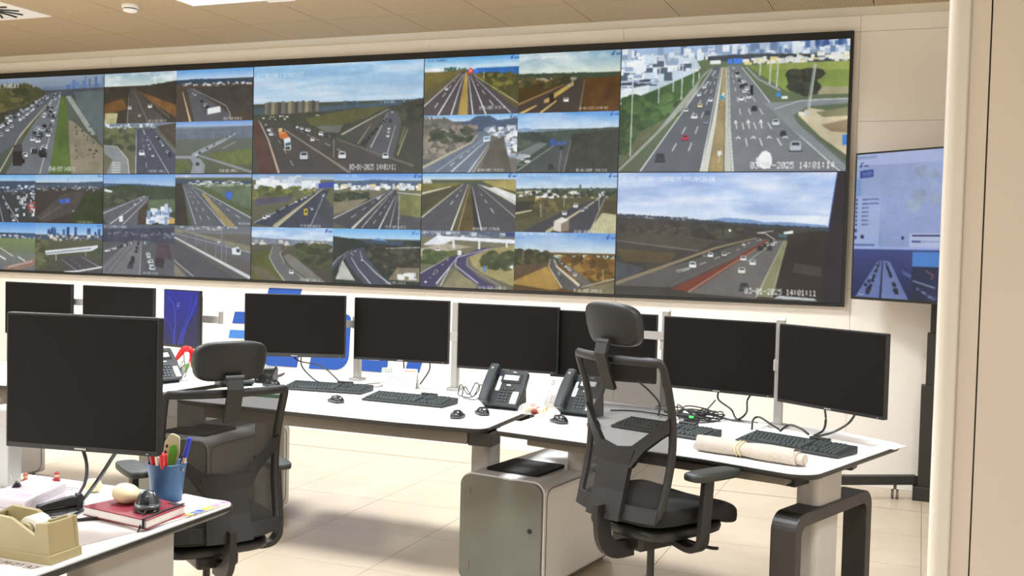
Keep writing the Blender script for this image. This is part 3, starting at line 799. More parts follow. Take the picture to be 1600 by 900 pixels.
# red flower
t = thing('red_flower', 'red anthurium with a green leaf behind the left chair headrest', 'flower', (2.915, -2.55, ZD))
RED = mat('petal_red', 'c4161c', 0.4); GRN = mat('leaf_green', '5f7f3a', 0.5); STM = mat('stem_green', '3c4a2a', 0.6)
t.scale = (0.85, 0.85, 0.82)
obj('vase', MB().lathe([(0.005, 0), (0.038, 0), (0.042, 0.05), (0.03, 0.09), (0.034, 0.10), (0.028, 0.10), (0.024, 0.088), (0.034, 0.05), (0.005, 0.01)], 16), M['clear'], t)
def leaf(name, path, wid, m, up=(0, -1, 0.2)):
    P = curve(path, 4); n = len(P); mb = MB(); up = Vector(up)
    vs = []
    for i, q in enumerate(P):
        tn = (P[min(n-1, i+1)] - P[max(0, i-1)]).normalized(); sd = tn.cross(up).normalized(); k = math.sin(math.pi * (0.04 + 0.93 * i / (n - 1))) ** 0.8
        nr = sd.cross(tn).normalized()
        vs += [tuple(q - sd * wid * k), tuple(q - nr * wid * 0.25 * k), tuple(q + sd * wid * k)]
    mb.add(vs, [(i*3 + c, i*3 + c + 1, (i+1)*3 + c + 1, (i+1)*3 + c) for i in range(n - 1) for c in range(2)])
    o = obj(name, mb, m, t, smooth=True); s = o.modifiers.new('th', 'SOLIDIFY'); s.thickness = 0.0015
obj('stem', MB().tube([(0, 0, 0.02), (-0.01, 0, 0.12), (-0.02, 0, 0.19)], 0.003, 6, smooth=4), STM, t)
obj('stem', MB().tube([(0, 0, 0.02), (0.02, 0, 0.10), (0.045, 0, 0.20)], 0.003, 6, smooth=4), STM, t)
obj('stem', MB().tube([(0, 0, 0.02), (-0.06, 0, 0.06), (-0.02, 0, 0.13)], 0.0025, 6, smooth=4), STM, t)
leaf('petal', [(0.04, 0, 0.21), (0.0, -.01, 0.215), (-0.04, -.01, 0.175), (-0.085, -.01, 0.115)], 0.022, RED)
leaf('petal', [(0.03, 0, 0.21), (0.055, -.01, 0.18), (0.06, -.01, 0.13), (0.065, -.01, 0.08)], 0.02, RED)
leaf('petal', [(0.0, 0, 0.19), (0.03, -.02, 0.215), (0.06, -.02, 0.20), (0.075, -.01, 0.15)], 0.02, RED)
leaf('leaf', [(-0.035, -.02, 0.0), (-0.02, -.03, 0.05), (0.02, -.03, 0.09), (0.045, -.02, 0.115)], 0.027, GRN)

# green card on the middle desk
t = obj('green_card', MB().box((0, 0, 0.003), (0.21, 0.07, 0.006)), mat('card_green', '3f7a4a', 0.6), bevel=0.001)
t.location = (3.62, -2.83, ZD); t.rotation_euler = (0, 0, R3(2)); tag(t, 'green card on the middle desk above the left chair back', 'card')
t = thing('speaker_box', 'low black box at the left end of the middle desk, right of the headrest', 'speaker', (3.325, -2.385, ZD), 15)
obj('box_body', MB().prism([(-0.05, 0), (0.05, 0), (0.05, 0.075), (0.02, 0.09), (-0.05, 0.05)], -0.055, 0.055, YZ), M['black'], t, bevel=0.008)
obj('box_light', MB().box((-0.03, -0.053, 0.02), (0.008, 0.004, 0.008)), M['silver'], t)
# ------------------------------------------------------------------ lit screens: pictures painted per vertex on the flat screens
FONT = {}
_raw = ("20:0000000000 2B:08083E0808 2D:0808080808 2E:0060600000 2F:2010080402 30:3E5149453E 31:00427F4000 32:4261514946 33:2141454B31 34:1814127F10 35:2745454539 36:3C4A494930 "
 "37:0171090503 38:3649494936 39:064949291E 3A:0036360000 41:7E1111117E 42:7F49494936 43:3E41414122 44:7F4141221C 45:7F49494941 46:7F09090901 47:3E4149497A 48:7F0808087F "
 "49:00417F4100 4A:2040413F01 4B:7F08142241 4C:7F40404040 4D:7F020C027F 4E:7F0408107F 4F:3E4141413E 50:7F09090906 51:3E4151215E 52:7F09192946 53:4649494931 54:01017F0101 "
 "55:3F4040403F 56:1F2040201F 57:3F4038403F 58:6314081463 59:0708700807 5A:6151494543")
for _k in _raw.split():
    a, b = _k.split(':'); FONT[chr(int(a, 16))] = [int(b[i:i+2], 16) for i in range(0, 10, 2)]

def C3(c): return np.array([int(c[i:i+2], 16) for i in (0, 2, 4)]) / 255.0

class Pic:
    """a picture; coordinates run over the frame x0..x1, y0..y1 given at the start"""
    def __init__(s, w, h, fr, seed=1):
        s.w, s.h = w, h; s.W, s.H = w * 2, h * 2; s.fr = fr
        s.a = np.zeros((s.H, s.W, 3)); s.r = np.random.RandomState(seed)
        s.sx = s.W / (fr[2] - fr[0]); s.sy = s.H / (fr[3] - fr[1])
        s.n1 = s.noise(5); s.n2 = s.noise(16)
    def noise(s, k, ax=1.0):
        out = np.zeros((s.H, s.W)); amp = 1.0; tot = 0
        for o in range(4):
            n = int(k * 2 ** o); m = max(2, int(n * ax * s.H / s.W) + 1)
            g = s.r.rand(m + 2, n + 2)
            y = np.linspace(0, m, s.H, endpoint=False); x = np.linspace(0, n, s.W, endpoint=False)
            yi = y.astype(int); xi = x.astype(int); fy = (y - yi)[:, None]; fx = (x - xi)[None]
            v = (g[yi][:, xi] * (1-fy) * (1-fx) + g[yi+1][:, xi] * fy * (1-fx) + g[yi][:, xi+1] * (1-fy) * fx + g[yi+1][:, xi+1] * fy * fx)
            out += amp * v; tot += amp; amp *= 0.6
        return out / tot
    def px(s, pts): return [((x - s.fr[0]) * s.sx, (y - s.fr[1]) * s.sy) for x, y in pts]
    def g(s, c0, c1, y0=None, y1=None):
        y0 = s.fr[1] if y0 is None else y0; y1 = s.fr[3] if y1 is None else y1
        a = int(max(0, (y0 - s.fr[1]) * s.sy)); b = int(min(s.H, (y1 - s.fr[1]) * s.sy))
        if b <= a: return s
        t = np.linspace(0, 1, b - a)[:, None, None]
        s.a[a:b] = C3(c0) * (1 - t) + C3(c1) * t
        return s
    def cl(s, y1, amt=0.5, col='ffffff', k=4, ax=5.0):
        b = int(min(s.H, (y1 - s.fr[1]) * s.sy)); n = s.noise(k, ax)[:b]
        f = np.clip((n - 0.42) * 4, 0, 1)[..., None] * amt
        s.a[:b] = s.a[:b] * (1 - f) + C3(col) * f
        return s
    def fill(s, P, c, n=0.0, alpha=1.0):
        xs = [p[0] for p in P]; ys = [p[1] for p in P]
        x0 = int(max(0, math.floor(min(xs)))); x1 = int(min(s.W, math.ceil(max(xs)) + 1)); y0 = int(max(0, math.floor(min(ys)))); y1 = int(min(s.H, math.ceil(max(ys)) + 1))
        if x1 <= x0 or y1 <= y0: return
        X = np.arange(x0, x1)[None] + 0.5; Y = np.arange(y0, y1)[:, None] + 0.5
        ins = np.zeros((y1 - y0, x1 - x0), bool)
        for i in range(len(P)):
            ax, ay = P[i]; bx, by = P[i - 1]
            if ay == by: continue
            ins ^= ((ay > Y) != (by > Y)) & (X < (bx - ax) * (Y - ay) / (by - ay) + ax)
        col = np.broadcast_to(C3(c) if isinstance(c, str) else c, (y1 - y0, x1 - x0, 3))
        if n:
            f = 1 + n * 2 * ((0.5 * s.n1 + 0.5 * s.n2)[y0:y1, x0:x1, None] - 0.5) + n * 0.5 * (s.r.rand(y1 - y0, x1 - x0, 1) - 0.5)
            col = np.clip(col * f, 0, 1)
        m = ins[..., None] * alpha
        s.a[y0:y1, x0:x1] = s.a[y0:y1, x0:x1] * (1 - m) + col * m
    def p(s, c, pts, n=0.0, alpha=1.0): s.fill(s.px(pts), c, n, alpha); return s
    def l(s, c, pts, w0, w1=None, alpha=1.0):
        P = s.px(pts); N = len(P) - 1; w1 = w0 if w1 is None else w1
        w0 *= s.sy; w1 *= s.sy
        for i in range(N):
            (ax, ay), (bx, by) = P[i], P[i + 1]; L = math.hypot(bx - ax, by - ay) or 1; nx, ny = -(by - ay) / L, (bx - ax) / L
            wa = (w0 + (w1 - w0) * i / N) / 2; wb = (w0 + (w1 - w0) * (i + 1) / N) / 2
            s.fill([(ax + nx*wa, ay + ny*wa), (bx + nx*wb, by + ny*wb), (bx - nx*wb, by - ny*wb), (ax - nx*wa, ay - ny*wa)], c, 0, alpha)
        return s
    def dash(s, c, a, b, n, w0, w1, duty=0.45):
        for i in range(n):
            t0 = (i / n) ** 1.8; t1 = ((i + duty) / n) ** 1.8
            q = lambda t: (a[0] + (b[0] - a[0]) * t, a[1] + (b[1] - a[1]) * t)
            s.l(c, [q(t0), q(t1)], w0 + (w1 - w0) * t0, w0 + (w1 - w0) * t1)
        return s
    def hill(s, c, pts, rough, n=0.2, yb=None):
        P = s.px(pts); out = []
        for i in range(len(P) - 1):
            k = max(1, int(abs(P[i+1][0] - P[i][0]) / 3))
            for q in range(k):
                t = q / k
                out.append((P[i][0] + (P[i+1][0] - P[i][0]) * t, P[i][1] + (P[i+1][1] - P[i][1]) * t + (s.r.rand() - 0.5) * rough * s.sy))
        out.append(P[-1]); yb = s.H if yb is None else (yb - s.fr[1]) * s.sy
        out += [(P[-1][0], yb), (P[0][0], yb)]
        s.fill(out, c, n); return s
    def sc(s, cols, box, n, w, h, hv=0.6):
        cols = cols.split()
        for i in range(n):
            x = box[0] + (box[2] - box[0]) * s.r.rand(); y = box[1] + (box[3] - box[1]) * s.r.rand()
            ww = w * (0.5 + s.r.rand()); hh = h * (1 - hv + 2 * hv * s.r.rand())
            s.p(cols[s.r.randint(len(cols))], [(x - ww/2, y - hh), (x + ww/2, y - hh), (x + ww/2, y), (x - ww/2, y)])
        return s
    def bush(s, cols, box, n, r):
        cols = cols.split()
        for i in range(n):
            x = box[0] + (box[2] - box[0]) * s.r.rand(); y = box[1] + (box[3] - box[1]) * s.r.rand(); q = r * (0.5 + s.r.rand())
            s.p(cols[s.r.randint(len(cols))], [(x + q * (0.8 + .4 * s.r.rand()) * math.cos(k * .785), y + 0.7 * q * math.sin(k * .785)) for k in range(8)], 0.3)
        return s
    def car(s, x, y, z, c):
        s.p('202226', [(x - z*.55, y - z*.1), (x + z*.55, y - z*.1), (x + z*.6, y + z*.1), (x - z*.6, y + z*.1)], 0, .8)
        s.p(c, [(x - z*.5, y - z*.45), (x - z*.38, y - z*.85), (x + z*.38, y - z*.85), (x + z*.5, y - z*.45), (x + z*.5, y), (x - z*.5, y)])
        s.p('30343c', [(x - z*.36, y - z*.48), (x - z*.3, y - z*.74), (x + z*.3, y - z*.74), (x + z*.36, y - z*.48)])
        return s
    def cars(s, a, b, n, z0, z1, cols='e8ecf0 c8d0d8 404650 20242a f4f4f4 8a919a', jit=0.2):
        cols = cols.split(); ts = np.sort(s.r.rand(n)) ** 1.5
        for t in ts:
            z = z0 + (z1 - z0) * t
            s.car(a[0] + (b[0] - a[0]) * t + (s.r.rand() - .5) * z * jit * 2, a[1] + (b[1] - a[1]) * t, z, cols[s.r.randint(len(cols))])
        return s
    def t(s, txt, x, y, h, c='ffffff', sp=6, alpha=1.0, wx=1.0):
        X, Y = s.px([(x, y)])[0]; q = h * s.sy / 7
        for ch in txt:
            for i, col in enumerate(FONT.get(ch, FONT[' '])):
                for j in range(7):
                    if col >> j & 1:
                        s.fill([(X + i*q*wx, Y + j*q), (X + (i+1.1)*q*wx, Y + j*q), (X + (i+1.1)*q*wx, Y + (j+1.1)*q), (X + i*q*wx, Y + (j+1.1)*q)], c, 0, alpha)
            X += sp * q * wx
        return s
    def logo(s, x, y, h, c='3a63b8'):
        s.p(c, [(x, y), (x + h*.55, y), (x + h*.4, y + h*.25), (x - h*.15, y + h*.25)]); s.p(c, [(x - h*.2, y + h*.4), (x + h*.3, y + h*.4), (x + h*.1, y + h), (x - h*.45, y + h)])
        s.l(c, [(x + h*.6, y + h*.75), (x + h*1.8, y + h*.7)], h*.3, h*.25); return s
    def out(s):
        a = s.a.reshape(s.h, 2, s.w, 2, 3).mean((1, 3))
        b = a.copy(); b[:, 1:-1] = a[:, 1:-1] * 0.7 + 0.15 * (a[:, :-2] + a[:, 2:]); a = b.copy()
        a[1:-1] = b[1:-1] * 0.7 + 0.15 * (b[:-2] + b[2:])
        a *= 1 + 0.05 * (s.r.rand(s.h, s.w, 1) - 0.5) + 0.10 * (s.n2.reshape(s.h, 2, s.w, 2).mean((1, 3))[..., None] - 0.5)
        return np.clip(a, 0, 1)

def screen_obj(name, img, x0, z0, x1, z1, parent, y=0.0, bright=1.0):
    h, w = img.shape[:2]
    X, Z = np.meshgrid(np.linspace(x0, x1, w), np.linspace(z1, z0, h))
    co = np.stack([X, np.full_like(X, y), Z], -1).reshape(-1, 3)
    me = bpy.data.meshes.new(name); nv = w * h; nf = (w - 1) * (h - 1)
    me.vertices.add(nv); me.vertices.foreach_set('co', co.ravel())
    i = (np.arange(h - 1)[:, None] * w + np.arange(w - 1)[None]).ravel()
    lp = np.stack([i, i + w, i + w + 1, i + 1], 1).ravel()
    me.loops.add(nf * 4); me.loops.foreach_set('vertex_index', lp.astype(np.int32))
    me.polygons.add(nf); me.polygons.foreach_set('loop_start', (np.arange(nf) * 4).astype(np.int32)); me.polygons.foreach_set('loop_total', np.full(nf, 4, np.int32))
    me.update()
    li = np.where(img <= 0.04045, img / 12.92, ((img + 0.055) / 1.055) ** 2.4) * bright
    at = me.color_attributes.new('picture', 'FLOAT_COLOR', 'POINT')
    at.data.foreach_set('color', np.concatenate([li, np.ones((h, w, 1))], -1).astype(np.float32).ravel())
    me.materials.append(M['lit'])
    return obj(name, me, None, parent)
QW, QH, FW, FH = 150, 84, 330, 186
# ------------------------------------------------------------------ the traffic camera pictures
feeds = {}
def Q(key, fr, seed): p = Pic(QW, QH, fr, seed); feeds[key] = p; return p
def F(key, fr, seed): p = Pic(FW, FH, fr, seed); feeds[key] = p; return p
ST = '03-01-2025 14:01:11'
# A: traffic jam beside a grass strip
p = F('A', (-140, 150, 680, 770), 1)
p.g('8fa0b4', '7d8a98', 150, 240).g('5f6658', '4c5348', 235, 770)
p.hill('6f819c', [(300, 215), (680, 212)], 8, .1, 260).sc('5f7da8 6b86b0 54709c', (430, 225, 680, 238), 16, 18, 45)
p.hill('4c5158', [(250, 238), (680, 232)], 4, .15, 300)
p.hill('4e4f35', [(-140, 190), (40, 185), (200, 185), (320, 235)], 22, .4, 520)
p.bush('5c5a38 44492f 6a6540 3d4230', (-140, 230, 250, 420), 70, 26)
p.p('3e4238', [(-140, 420), (300, 300), (280, 330), (-140, 520)], .3)
p.p('5d6a6a', [(500, 255), (680, 250), (680, 600), (560, 420)], .15).p('9aa09c', [(450, 280), (480, 275), (645, 540), (600, 520)], .2)
p.p('8b8370', [(470, 430), (500, 440), (680, 610), (680, 770), (480, 770)], .25).sc('4a4a40 5d5a4e', (490, 470, 650, 680), 30, 14, 10)
p.p('566b34', [(425, 280), (452, 280), (490, 770), (355, 770)], .25)
p.p('6b7076', [(395, 250), (425, 250), (355, 770), (80, 770), (230, 480)], .12)
p.p('5c6168', [(330, 262), (395, 250), (150, 560), (-140, 770), (-140, 560)], .12)
p.l('c9c9bd', [(420, 270), (295, 770)], 3, 7).l('b9b5a0', [(330, 330), (175, 510), (60, 720), (30, 770)], 3, 14).l('a8a48c', [(400, 260), (250, 430), (160, 540)], 2, 8)
for a, b, n in (((405, 262), (230, 700), 26), ((385, 262), (160, 740), 22), ((415, 270), (300, 690), 20)): p.cars(a, b, n, 8, 42, 'e6ebf0 aab4c0 30353c 15181c dfe4ea 5c6670')
for a, b, n in (((330, 275), (-140, 600), 34), ((350, 280), (-100, 640), 30), ((300, 290), (-140, 540), 24)): p.cars(a, b, n, 8, 34, 'eef2f4 d5dde2 2a2f36 f4f6f8 9aa4ae')
p.p('2a2628', [(125, 610), (185, 600), (185, 715), (125, 715)]).p('4a4146', [(130, 580), (182, 575), (185, 620), (125, 622)])
p.t('C QUART DE POBLET', -118, 186, 26, 'e4e9ee').t(ST, 352, 722, 30, 'f2f4f4', wx=.42 * 1.05)
# B: four small pictures
p = Q('B1', (683, 148, 1130, 450), 2)
p.g('8fb0c0', 'd3dfd6', 148, 235).cl(232, .6, 'ffffff', 5, 3).g('4a4034', '3c3226', 228, 450)
p.hill('3d382f', [(683, 228), (880, 236), (1130, 205)], 5, .3).p('6f4f2a', [(683, 330), (800, 300), (830, 360), (683, 400)], .4).p('7a5530', [(900, 260), (1130, 350), (1130, 420), (1000, 340)], .4)
p.p('4d4a45', [(850, 240), (868, 240), (1080, 450), (820, 450)], .15).l('8a857a', [(868, 250), (960, 450)], 2, 6).l('9a8f7c', [(838, 270), (830, 450)], 2, 5).l('807a6c', [(880, 250), (1090, 420)], 2, 5)
p.p('b9b489', [(690, 385), (770, 385), (760, 450), (683, 450)], .3).car(845, 365, 22, 'e0e0d8').car(970, 360, 26, 'e9e5d8').car(905, 410, 18, 'c8c2b0').t(ST, 965, 428, 16, 'e8e4d8', wx=.5)
p = Q('B2', (1135, 130, 1598, 440), 3)
p.g('5f9fdf', 'c5dbef', 130, 192).g('54483f', '4a4038', 190, 440).hill('33475c', [(1135, 192), (1260, 186), (1598, 196)], 4, .1, 215)
p.sc('c8ccd0 e6e6e2 9aa6ae', (1150, 215, 1590, 232), 30, 16, 8).p('46423e', [(1250, 240), (1598, 230), (1598, 400), (1450, 380)], .3)
p.p('5c5d63', [(1200, 240), (1240, 240), (1460, 400), (1440, 440), (1250, 440)], .15).l('c7b48a', [(1175, 260), (1225, 440)], 5, 16).l('c8ccd0', [(1240, 245), (1440, 350), (1465, 400), (1460, 425)], 2, 6)
p.cars((1235, 270), (1370, 400), 10, 10, 24).p('e8ecec', [(1328, 362), (1405, 350), (1408, 385), (1328, 398)]).logo(1570, 120, 14).t(ST, 1425, 416, 16, 'e8e8e8', wx=.5)
p = Q('B3', (683, 455, 1130, 770), 4)
p.g('7d8fa8', '6a7060', 455, 490).g('5d6250', '6f6f58', 485, 770).sc('dfe6f0 b9c4d4 8090a8', (690, 470, 1010, 492), 40, 14, 14)
p.bush('5c6644 4d583c 6d7350 434d38', (690, 500, 870, 610), 46, 24).p('50473c', [(1010, 480), (1130, 460), (1130, 620)], .35)
p.p('4d5060', [(888, 492), (1000, 492), (1130, 650), (1130, 770), (885, 770)], .12).l('d8dce0', [(888, 500), (886, 770)], 3, 6).l('c0c4cc', [(950, 530), (1090, 770)], 2, 6).dash('c8ccd4', (920, 520), (960, 770), 6, 2, 5).l('9aa0a8', [(1000, 500), (1125, 640)], 2, 4)
p.p('8b8f90', [(683, 590), (770, 600), (840, 680), (850, 770), (700, 770), (740, 680), (683, 640)], .12).l('d6d8d4', [(683, 590), (770, 600), (835, 680), (845, 770)], 3, 6)
for k in range(5): p.l('d8dad6', [(735, 700 + k * 15), (790, 700 + k * 15)], 5)
p.car(922, 655, 34, 'f2f4f4').cars((930, 500), (1000, 700), 10, 8, 18).cars((980, 500), (1110, 680), 14, 8, 20).t(ST, 965, 745, 16, 'e8e8e8', wx=.5)
p = Q('B4', (1135, 455, 1598, 768), 5)
p.g('6f9fe0', 'a9bfe0', 455, 490).g('8090a0', '6a7274', 488, 560).g('656b66', '585e48', 555, 768).hill('6a7684', [(1135, 500), (1598, 490)], 5, .2, 560)
p.p('66703f', [(1330, 650), (1598, 620), (1598, 715), (1420, 715)], .3).p('5e6c3c', [(1135, 690), (1215, 690), (1225, 740), (1150, 768), (1135, 768)], .3)
p.l('99a2a8', [(1500, 530), (1430, 570), (1290, 635), (1240, 665)], 10, 34).l('9097a0', [(1135, 668), (1240, 670)], 16, 20).p('9298a0', [(1220, 660), (1290, 680), (1320, 720), (1310, 768), (1230, 768), (1245, 710)], .1).l('8a9296', [(1280, 660), (1598, 760)], 12, 16).l('c0c6c8', [(1420, 620), (1500, 580)], 3)
p.cars((1480, 540), (1260, 660), 16, 6, 14).car(1272, 718, 20, '2a3040').t(ST, 1405, 742, 16, 'e8e8e8', wx=.5)
# C: lower left
p = Q('C1', (-170, 78, 248, 366), 6)
p.g('6fb0ea', 'b8d4ec', 78, 125).g('3c4248', '3a3c3e', 118, 366).hill('3f5068', [(-170, 125), (248, 118)], 6, .15, 170).sc('c0ccd4 8a96a0 e0e6ea 5c6870', (-170, 150, 240, 200), 60, 18, 10)
p.p('3a3d45', [(-40, 160), (30, 160), (160, 366), (-80, 366)], .15).l('d8dce0', [(10, 170), (140, 366)], 2, 5).l('c0c4c8', [(-10, 170), (40, 366)], 2, 5).cars((20, 180), (110, 360), 22, 6, 20)
p.p('b0483a', [(195, 245), (245, 240), (245, 310), (205, 300)], .3).sc('e6e8ea b0b4b8 505860', (120, 210, 245, 340), 40, 16, 14)
p = Q('C2', (248, 78, 672, 372), 7)
p.g('8fc0ee', 'c4d8ea', 78, 132).g('443d3a', '3a322c', 128, 372).hill('48586c', [(248, 135), (420, 130), (672, 120)], 5, .1, 160).sc('7f8488 5a5a58 9ca4a8', (260, 150, 650, 180), 50, 14, 8)
p.p('4d4644', [(430, 190), (560, 180), (500, 300), (300, 372), (250, 340)], .3).p('2d3a1f00'[:6], [(560, 200), (672, 180), (672, 372), (470, 372)], .4).l('6a6660', [(470, 230), (280, 350)], 3, 8)
p.p('3560c0', [(402, 226), (432, 226), (432, 252), (402, 252)]).p('3f6cd0', [(437, 222), (465, 222), (465, 250), (437, 250)]).l('5a6068', [(455, 100), (455, 130)], 3).car(490, 300, 12, 'c8ccd0').logo(645, 82, 13).t(ST, 520, 354, 14, 'd8c8a0', wx=.5)
p = Q('C3', (-170, 375, 252, 662), 8)
p.g('4f93e0', '9cc4ec', 375, 440).g('7d8f5a', '707a60', 450, 560).hill('3f5878', [(-170, 446), (252, 440)], 4, .1, 470).sc('d8dce0 a0acb8 c8b8a0', (-170, 460, 250, 476), 40, 14, 8)
p.g('7a8078', '6a7074', 560, 662).l('d8dadc', [(-100, 520), (60, 600)], 8, 12).l('c4c8cc', [(0, 520), (110, 580)], 5, 8).l('e0e0e0', [(140, 580), (200, 615)], 8).p('98786c', [(60, 640), (252, 590), (252, 630), (140, 662), (40, 662)], .2)
for k in range(10): p.l('e8ece8', [(80 + k * 16, 650 - k * 4), (88 + k * 16, 636 - k * 4)], 5)
p = Q('C4', (258, 378, 668, 680), 9)
p.g('5f9fe2', 'b4d0ec', 378, 455).g('5c6048', '4c4c40', 452, 680).hill('46546a', [(258, 455), (668, 450)], 4, .1, 480).sc('2f4c80 3a5a90 4a6a98', (340, 455, 668, 460), 16, 14, 34).p('2f4878', [(452, 405), (470, 400), (470, 460), (452, 460)]).p('38548a', [(500, 400), (515, 402), (515, 458), (500, 458)])
p.sc('e4e4dc c8c0b0 988c80', (270, 460, 660, 490), 40, 12, 12).bush('5a6040 4a5238 6a6c50', (262, 490, 320, 660), 30, 24).p('4a5244', [(560, 520), (668, 500), (668, 640)], .3)
p.p('4f4c50', [(400, 590), (560, 570), (668, 630), (668, 680), (470, 680)], .15).dash('9a9aa0', (470, 590), (590, 680), 6, 2, 4).l('b8bcc0', [(420, 600), (520, 670)], 2, 4).l('c0c0c4', [(540, 580), (650, 640)], 2, 4)
p.p('dfe6ea', [(320, 552), (600, 515), (640, 508), (640, 524), (605, 545), (330, 578)]).l('8a969c', [(330, 568), (600, 530)], 8).l('c8ccd0', [(390, 565), (390, 610)], 5).l('c0c4c8', [(570, 545), (570, 580)], 4).l('e6eaec', [(668, 640), (520, 672), (440, 680)], 10, 10).logo(640, 384, 13)
# D
p = Q('D1', (675, 75, 1120, 388), 10)
p.g('6fa4e4', 'b4cbe6', 75, 150).g('46503c', '3c3c34', 150, 388).hill('44607e', [(675, 132), (900, 135), (1120, 152)], 5, .1, 170).hill('3d4a38', [(675, 155), (800, 140), (1120, 158)], 6, .3)
p.bush('4a5440 3c4636 5a5f48', (690, 170, 900, 250), 30, 18).p('e0e6e4', [(683, 165), (735, 178), (725, 190), (683, 182)])
p.p('5e6068', [(940, 205), (965, 205), (930, 290), (880, 388), (700, 388), (675, 350), (675, 300)], .1).l('d8dadc', [(930, 210), (675, 320)], 2, 5).l('d0d2d4', [(950, 215), (720, 385)], 2, 7).l('d8dadc', [(958, 225), (800, 388)], 2, 5).l('909498', [(950, 250), (880, 388)], 2, 4)
p.p('4a4034', [(900, 300), (955, 240), (955, 388), (890, 388)], .3).p('5a6a50', [(955, 235), (1120, 225), (1120, 300), (955, 300)], .3).sc('dfe8f4 c8d4ea f0f4f8 8aa0c8', (960, 300, 1110, 385), 26, 36, 34).sc('c8a860 e0d0a0', (1060, 350, 1118, 388), 6, 24, 20)
p.cars((935, 215), (800, 330), 8, 8, 24).p('eef2f2', [(778, 335), (800, 330), (802, 368), (778, 372)])
p = Q('D2', (1128, 75, 1592, 400), 11)
p.g('8aa4d8', 'a8b8d8', 75, 100).g('5d6848', '50583c', 100, 400).p('35342c', [(1128, 120), (1180, 140), (1215, 400), (1128, 400)], .4).hill('405068', [(1128, 108), (1592, 118)], 5, .1, 135).sc('dfe4e8 b0bcc4 909c8c', (1200, 125, 1590, 150), 50, 22, 8)
p.p('9aa688', [(1300, 150), (1500, 138), (1480, 155), (1340, 162)], .2).p('60705a', [(1330, 150), (1592, 150), (1592, 290), (1500, 260)], .3)
p.p('5f626c', [(1170, 140), (1215, 140), (1592, 345), (1592, 400), (1240, 400)], .08).p('a09468', [(1290, 195), (1310, 195), (1505, 400), (1440, 400)], .2).l('d8dadc', [(1182, 150), (1260, 390)], 2, 5).l('c8ccd0', [(1225, 150), (1440, 400)], 2, 6).l('d8dadc', [(1240, 150), (1592, 345)], 3, 6)
p.dash('dde0e4', (1195, 160), (1310, 390), 7, 2, 4).dash('dde0e4', (1210, 160), (1365, 390), 7, 2, 4).dash('dde0e4', (1330, 210), (1560, 370), 6, 2, 4).p('3a6cd8', [(1440, 185), (1475, 185), (1475, 228), (1440, 228)]).t('A 7 351+000 D', 1136, 82, 13, 'e8ecf4', wx=.75).t(ST, 1520, 372, 14, 'e8e8e8', wx=.4)
p = Q('D3', (672, 385, 1116, 704), 12)
p.g('5a6274', '4a4f5c', 385, 480).g('55575c', '60636a', 470, 704).hill('46485a', [(672, 420), (1116, 400)], 8, .3, 500).sc('707888 8a90a0 505868', (690, 440, 1116, 470), 40, 16, 10)
p.p('75777c', [(840, 490), (920, 485), (905, 704), (672, 704), (672, 650)], .08).p('5a5c62', [(930, 490), (960, 485), (1060, 704), (925, 704)], .1).l('c0c2c6', [(915, 500), (905, 704)], 2, 6).l('4a4a50', [(840, 510), (690, 690)], 2, 5).l('404046', [(860, 520), (720, 704)], 2, 4)
p.cars((900, 500), (840, 680), 9, 12, 32, '2c3036 454a54 202328').cars((870, 500), (680, 570), 14, 10, 20).cars((935, 500), (990, 690), 12, 12, 34, 'f0f4f6 d8e0e4 b8c0c8').p('3a3438', [(1000, 560), (1060, 580), (1050, 660), (1000, 640)], .3).p('50444c', [(1010, 500), (1090, 510), (1100, 600), (1000, 590)], .3).t('A 7 333+000 D BUNOL', 682, 394, 15, 'e8ecf0', wx=.75).t(ST, 930, 682, 14, 'd8d8d8', wx=.5)
p = Q('D4', (1118, 400, 1586, 722), 13)
p.g('6c727c', '7a7c80', 400, 470).g('6a6860', '5c5c5e', 450, 722).p('8a8674', [(1118, 420), (1586, 520), (1586, 560), (1118, 440)], .2).sc('c8ccd4 9098a8 b0b0a4', (1160, 410, 1500, 430), 30, 16, 8)
p.p('686a70', [(1180, 440), (1586, 560), (1586, 620), (1118, 470)], .08).p('55555a', [(1118, 490), (1500, 722), (1230, 722), (1118, 600)], .06).l('d2d6da', [(1118, 475), (1586, 712)], 10, 22).l('a8acb4', [(1118, 450), (1586, 560)], 3, 5).l('c8ccd0', [(1118, 620), (1240, 715)], 4, 6)
for k in range(5): p.l('8a8e98', [(1190 + k * 62, 440 + k * 12), (1190 + k * 62, 520 + k * 28)], 4)
p.l('8a8e98', [(1412, 410), (1412, 610)], 6).p('e6ecf0', [(1472, 535), (1510, 525), (1528, 545), (1525, 575), (1475, 572)]).p('3a5058', [(1500, 535), (1522, 540), (1520, 560), (1500, 558)]).car(1395, 505, 18, 'e8ecf0').p('8a8478', [(1118, 640), (1180, 700), (1200, 722), (1118, 722)], .3)
# E: large picture with the housing block and the orange truck
p = F('E', (66, 155, 1468, 1015), 14)
p.g('8ebfe6', 'c6dcec', 155, 470).cl(440, .55, 'e6eef4', 5, 5).cl(420, .35, '7fa2c6', 3, 6).g('4a5048', '423e3a', 460, 1015)
p.hill('4a5c68', [(66, 488), (640, 488), (830, 485), (1060, 478), (1468, 450)], 7, .15, 560)
p.sc('3f5064 4c6072', (830, 490, 950, 494), 10, 16, 26).sc('7d94a8 6b8498', (1130, 480, 1330, 482), 14, 12, 20)
for k in range(16):
    x = 165 + k * 29; c = ('77756a', '5d5d56', '938b70', '6a6658', '4c4c4a')[k % 5]
    p.p(c, [(x, 450 - (k % 3) * 6), (x + 29, 448 - (k % 2) * 5), (x + 29, 552 - k), (x, 558 - k)], .15)
p.hill('44483c', [(66, 540), (240, 545), (640, 530), (900, 515), (1300, 500), (1468, 470)], 10, .3)
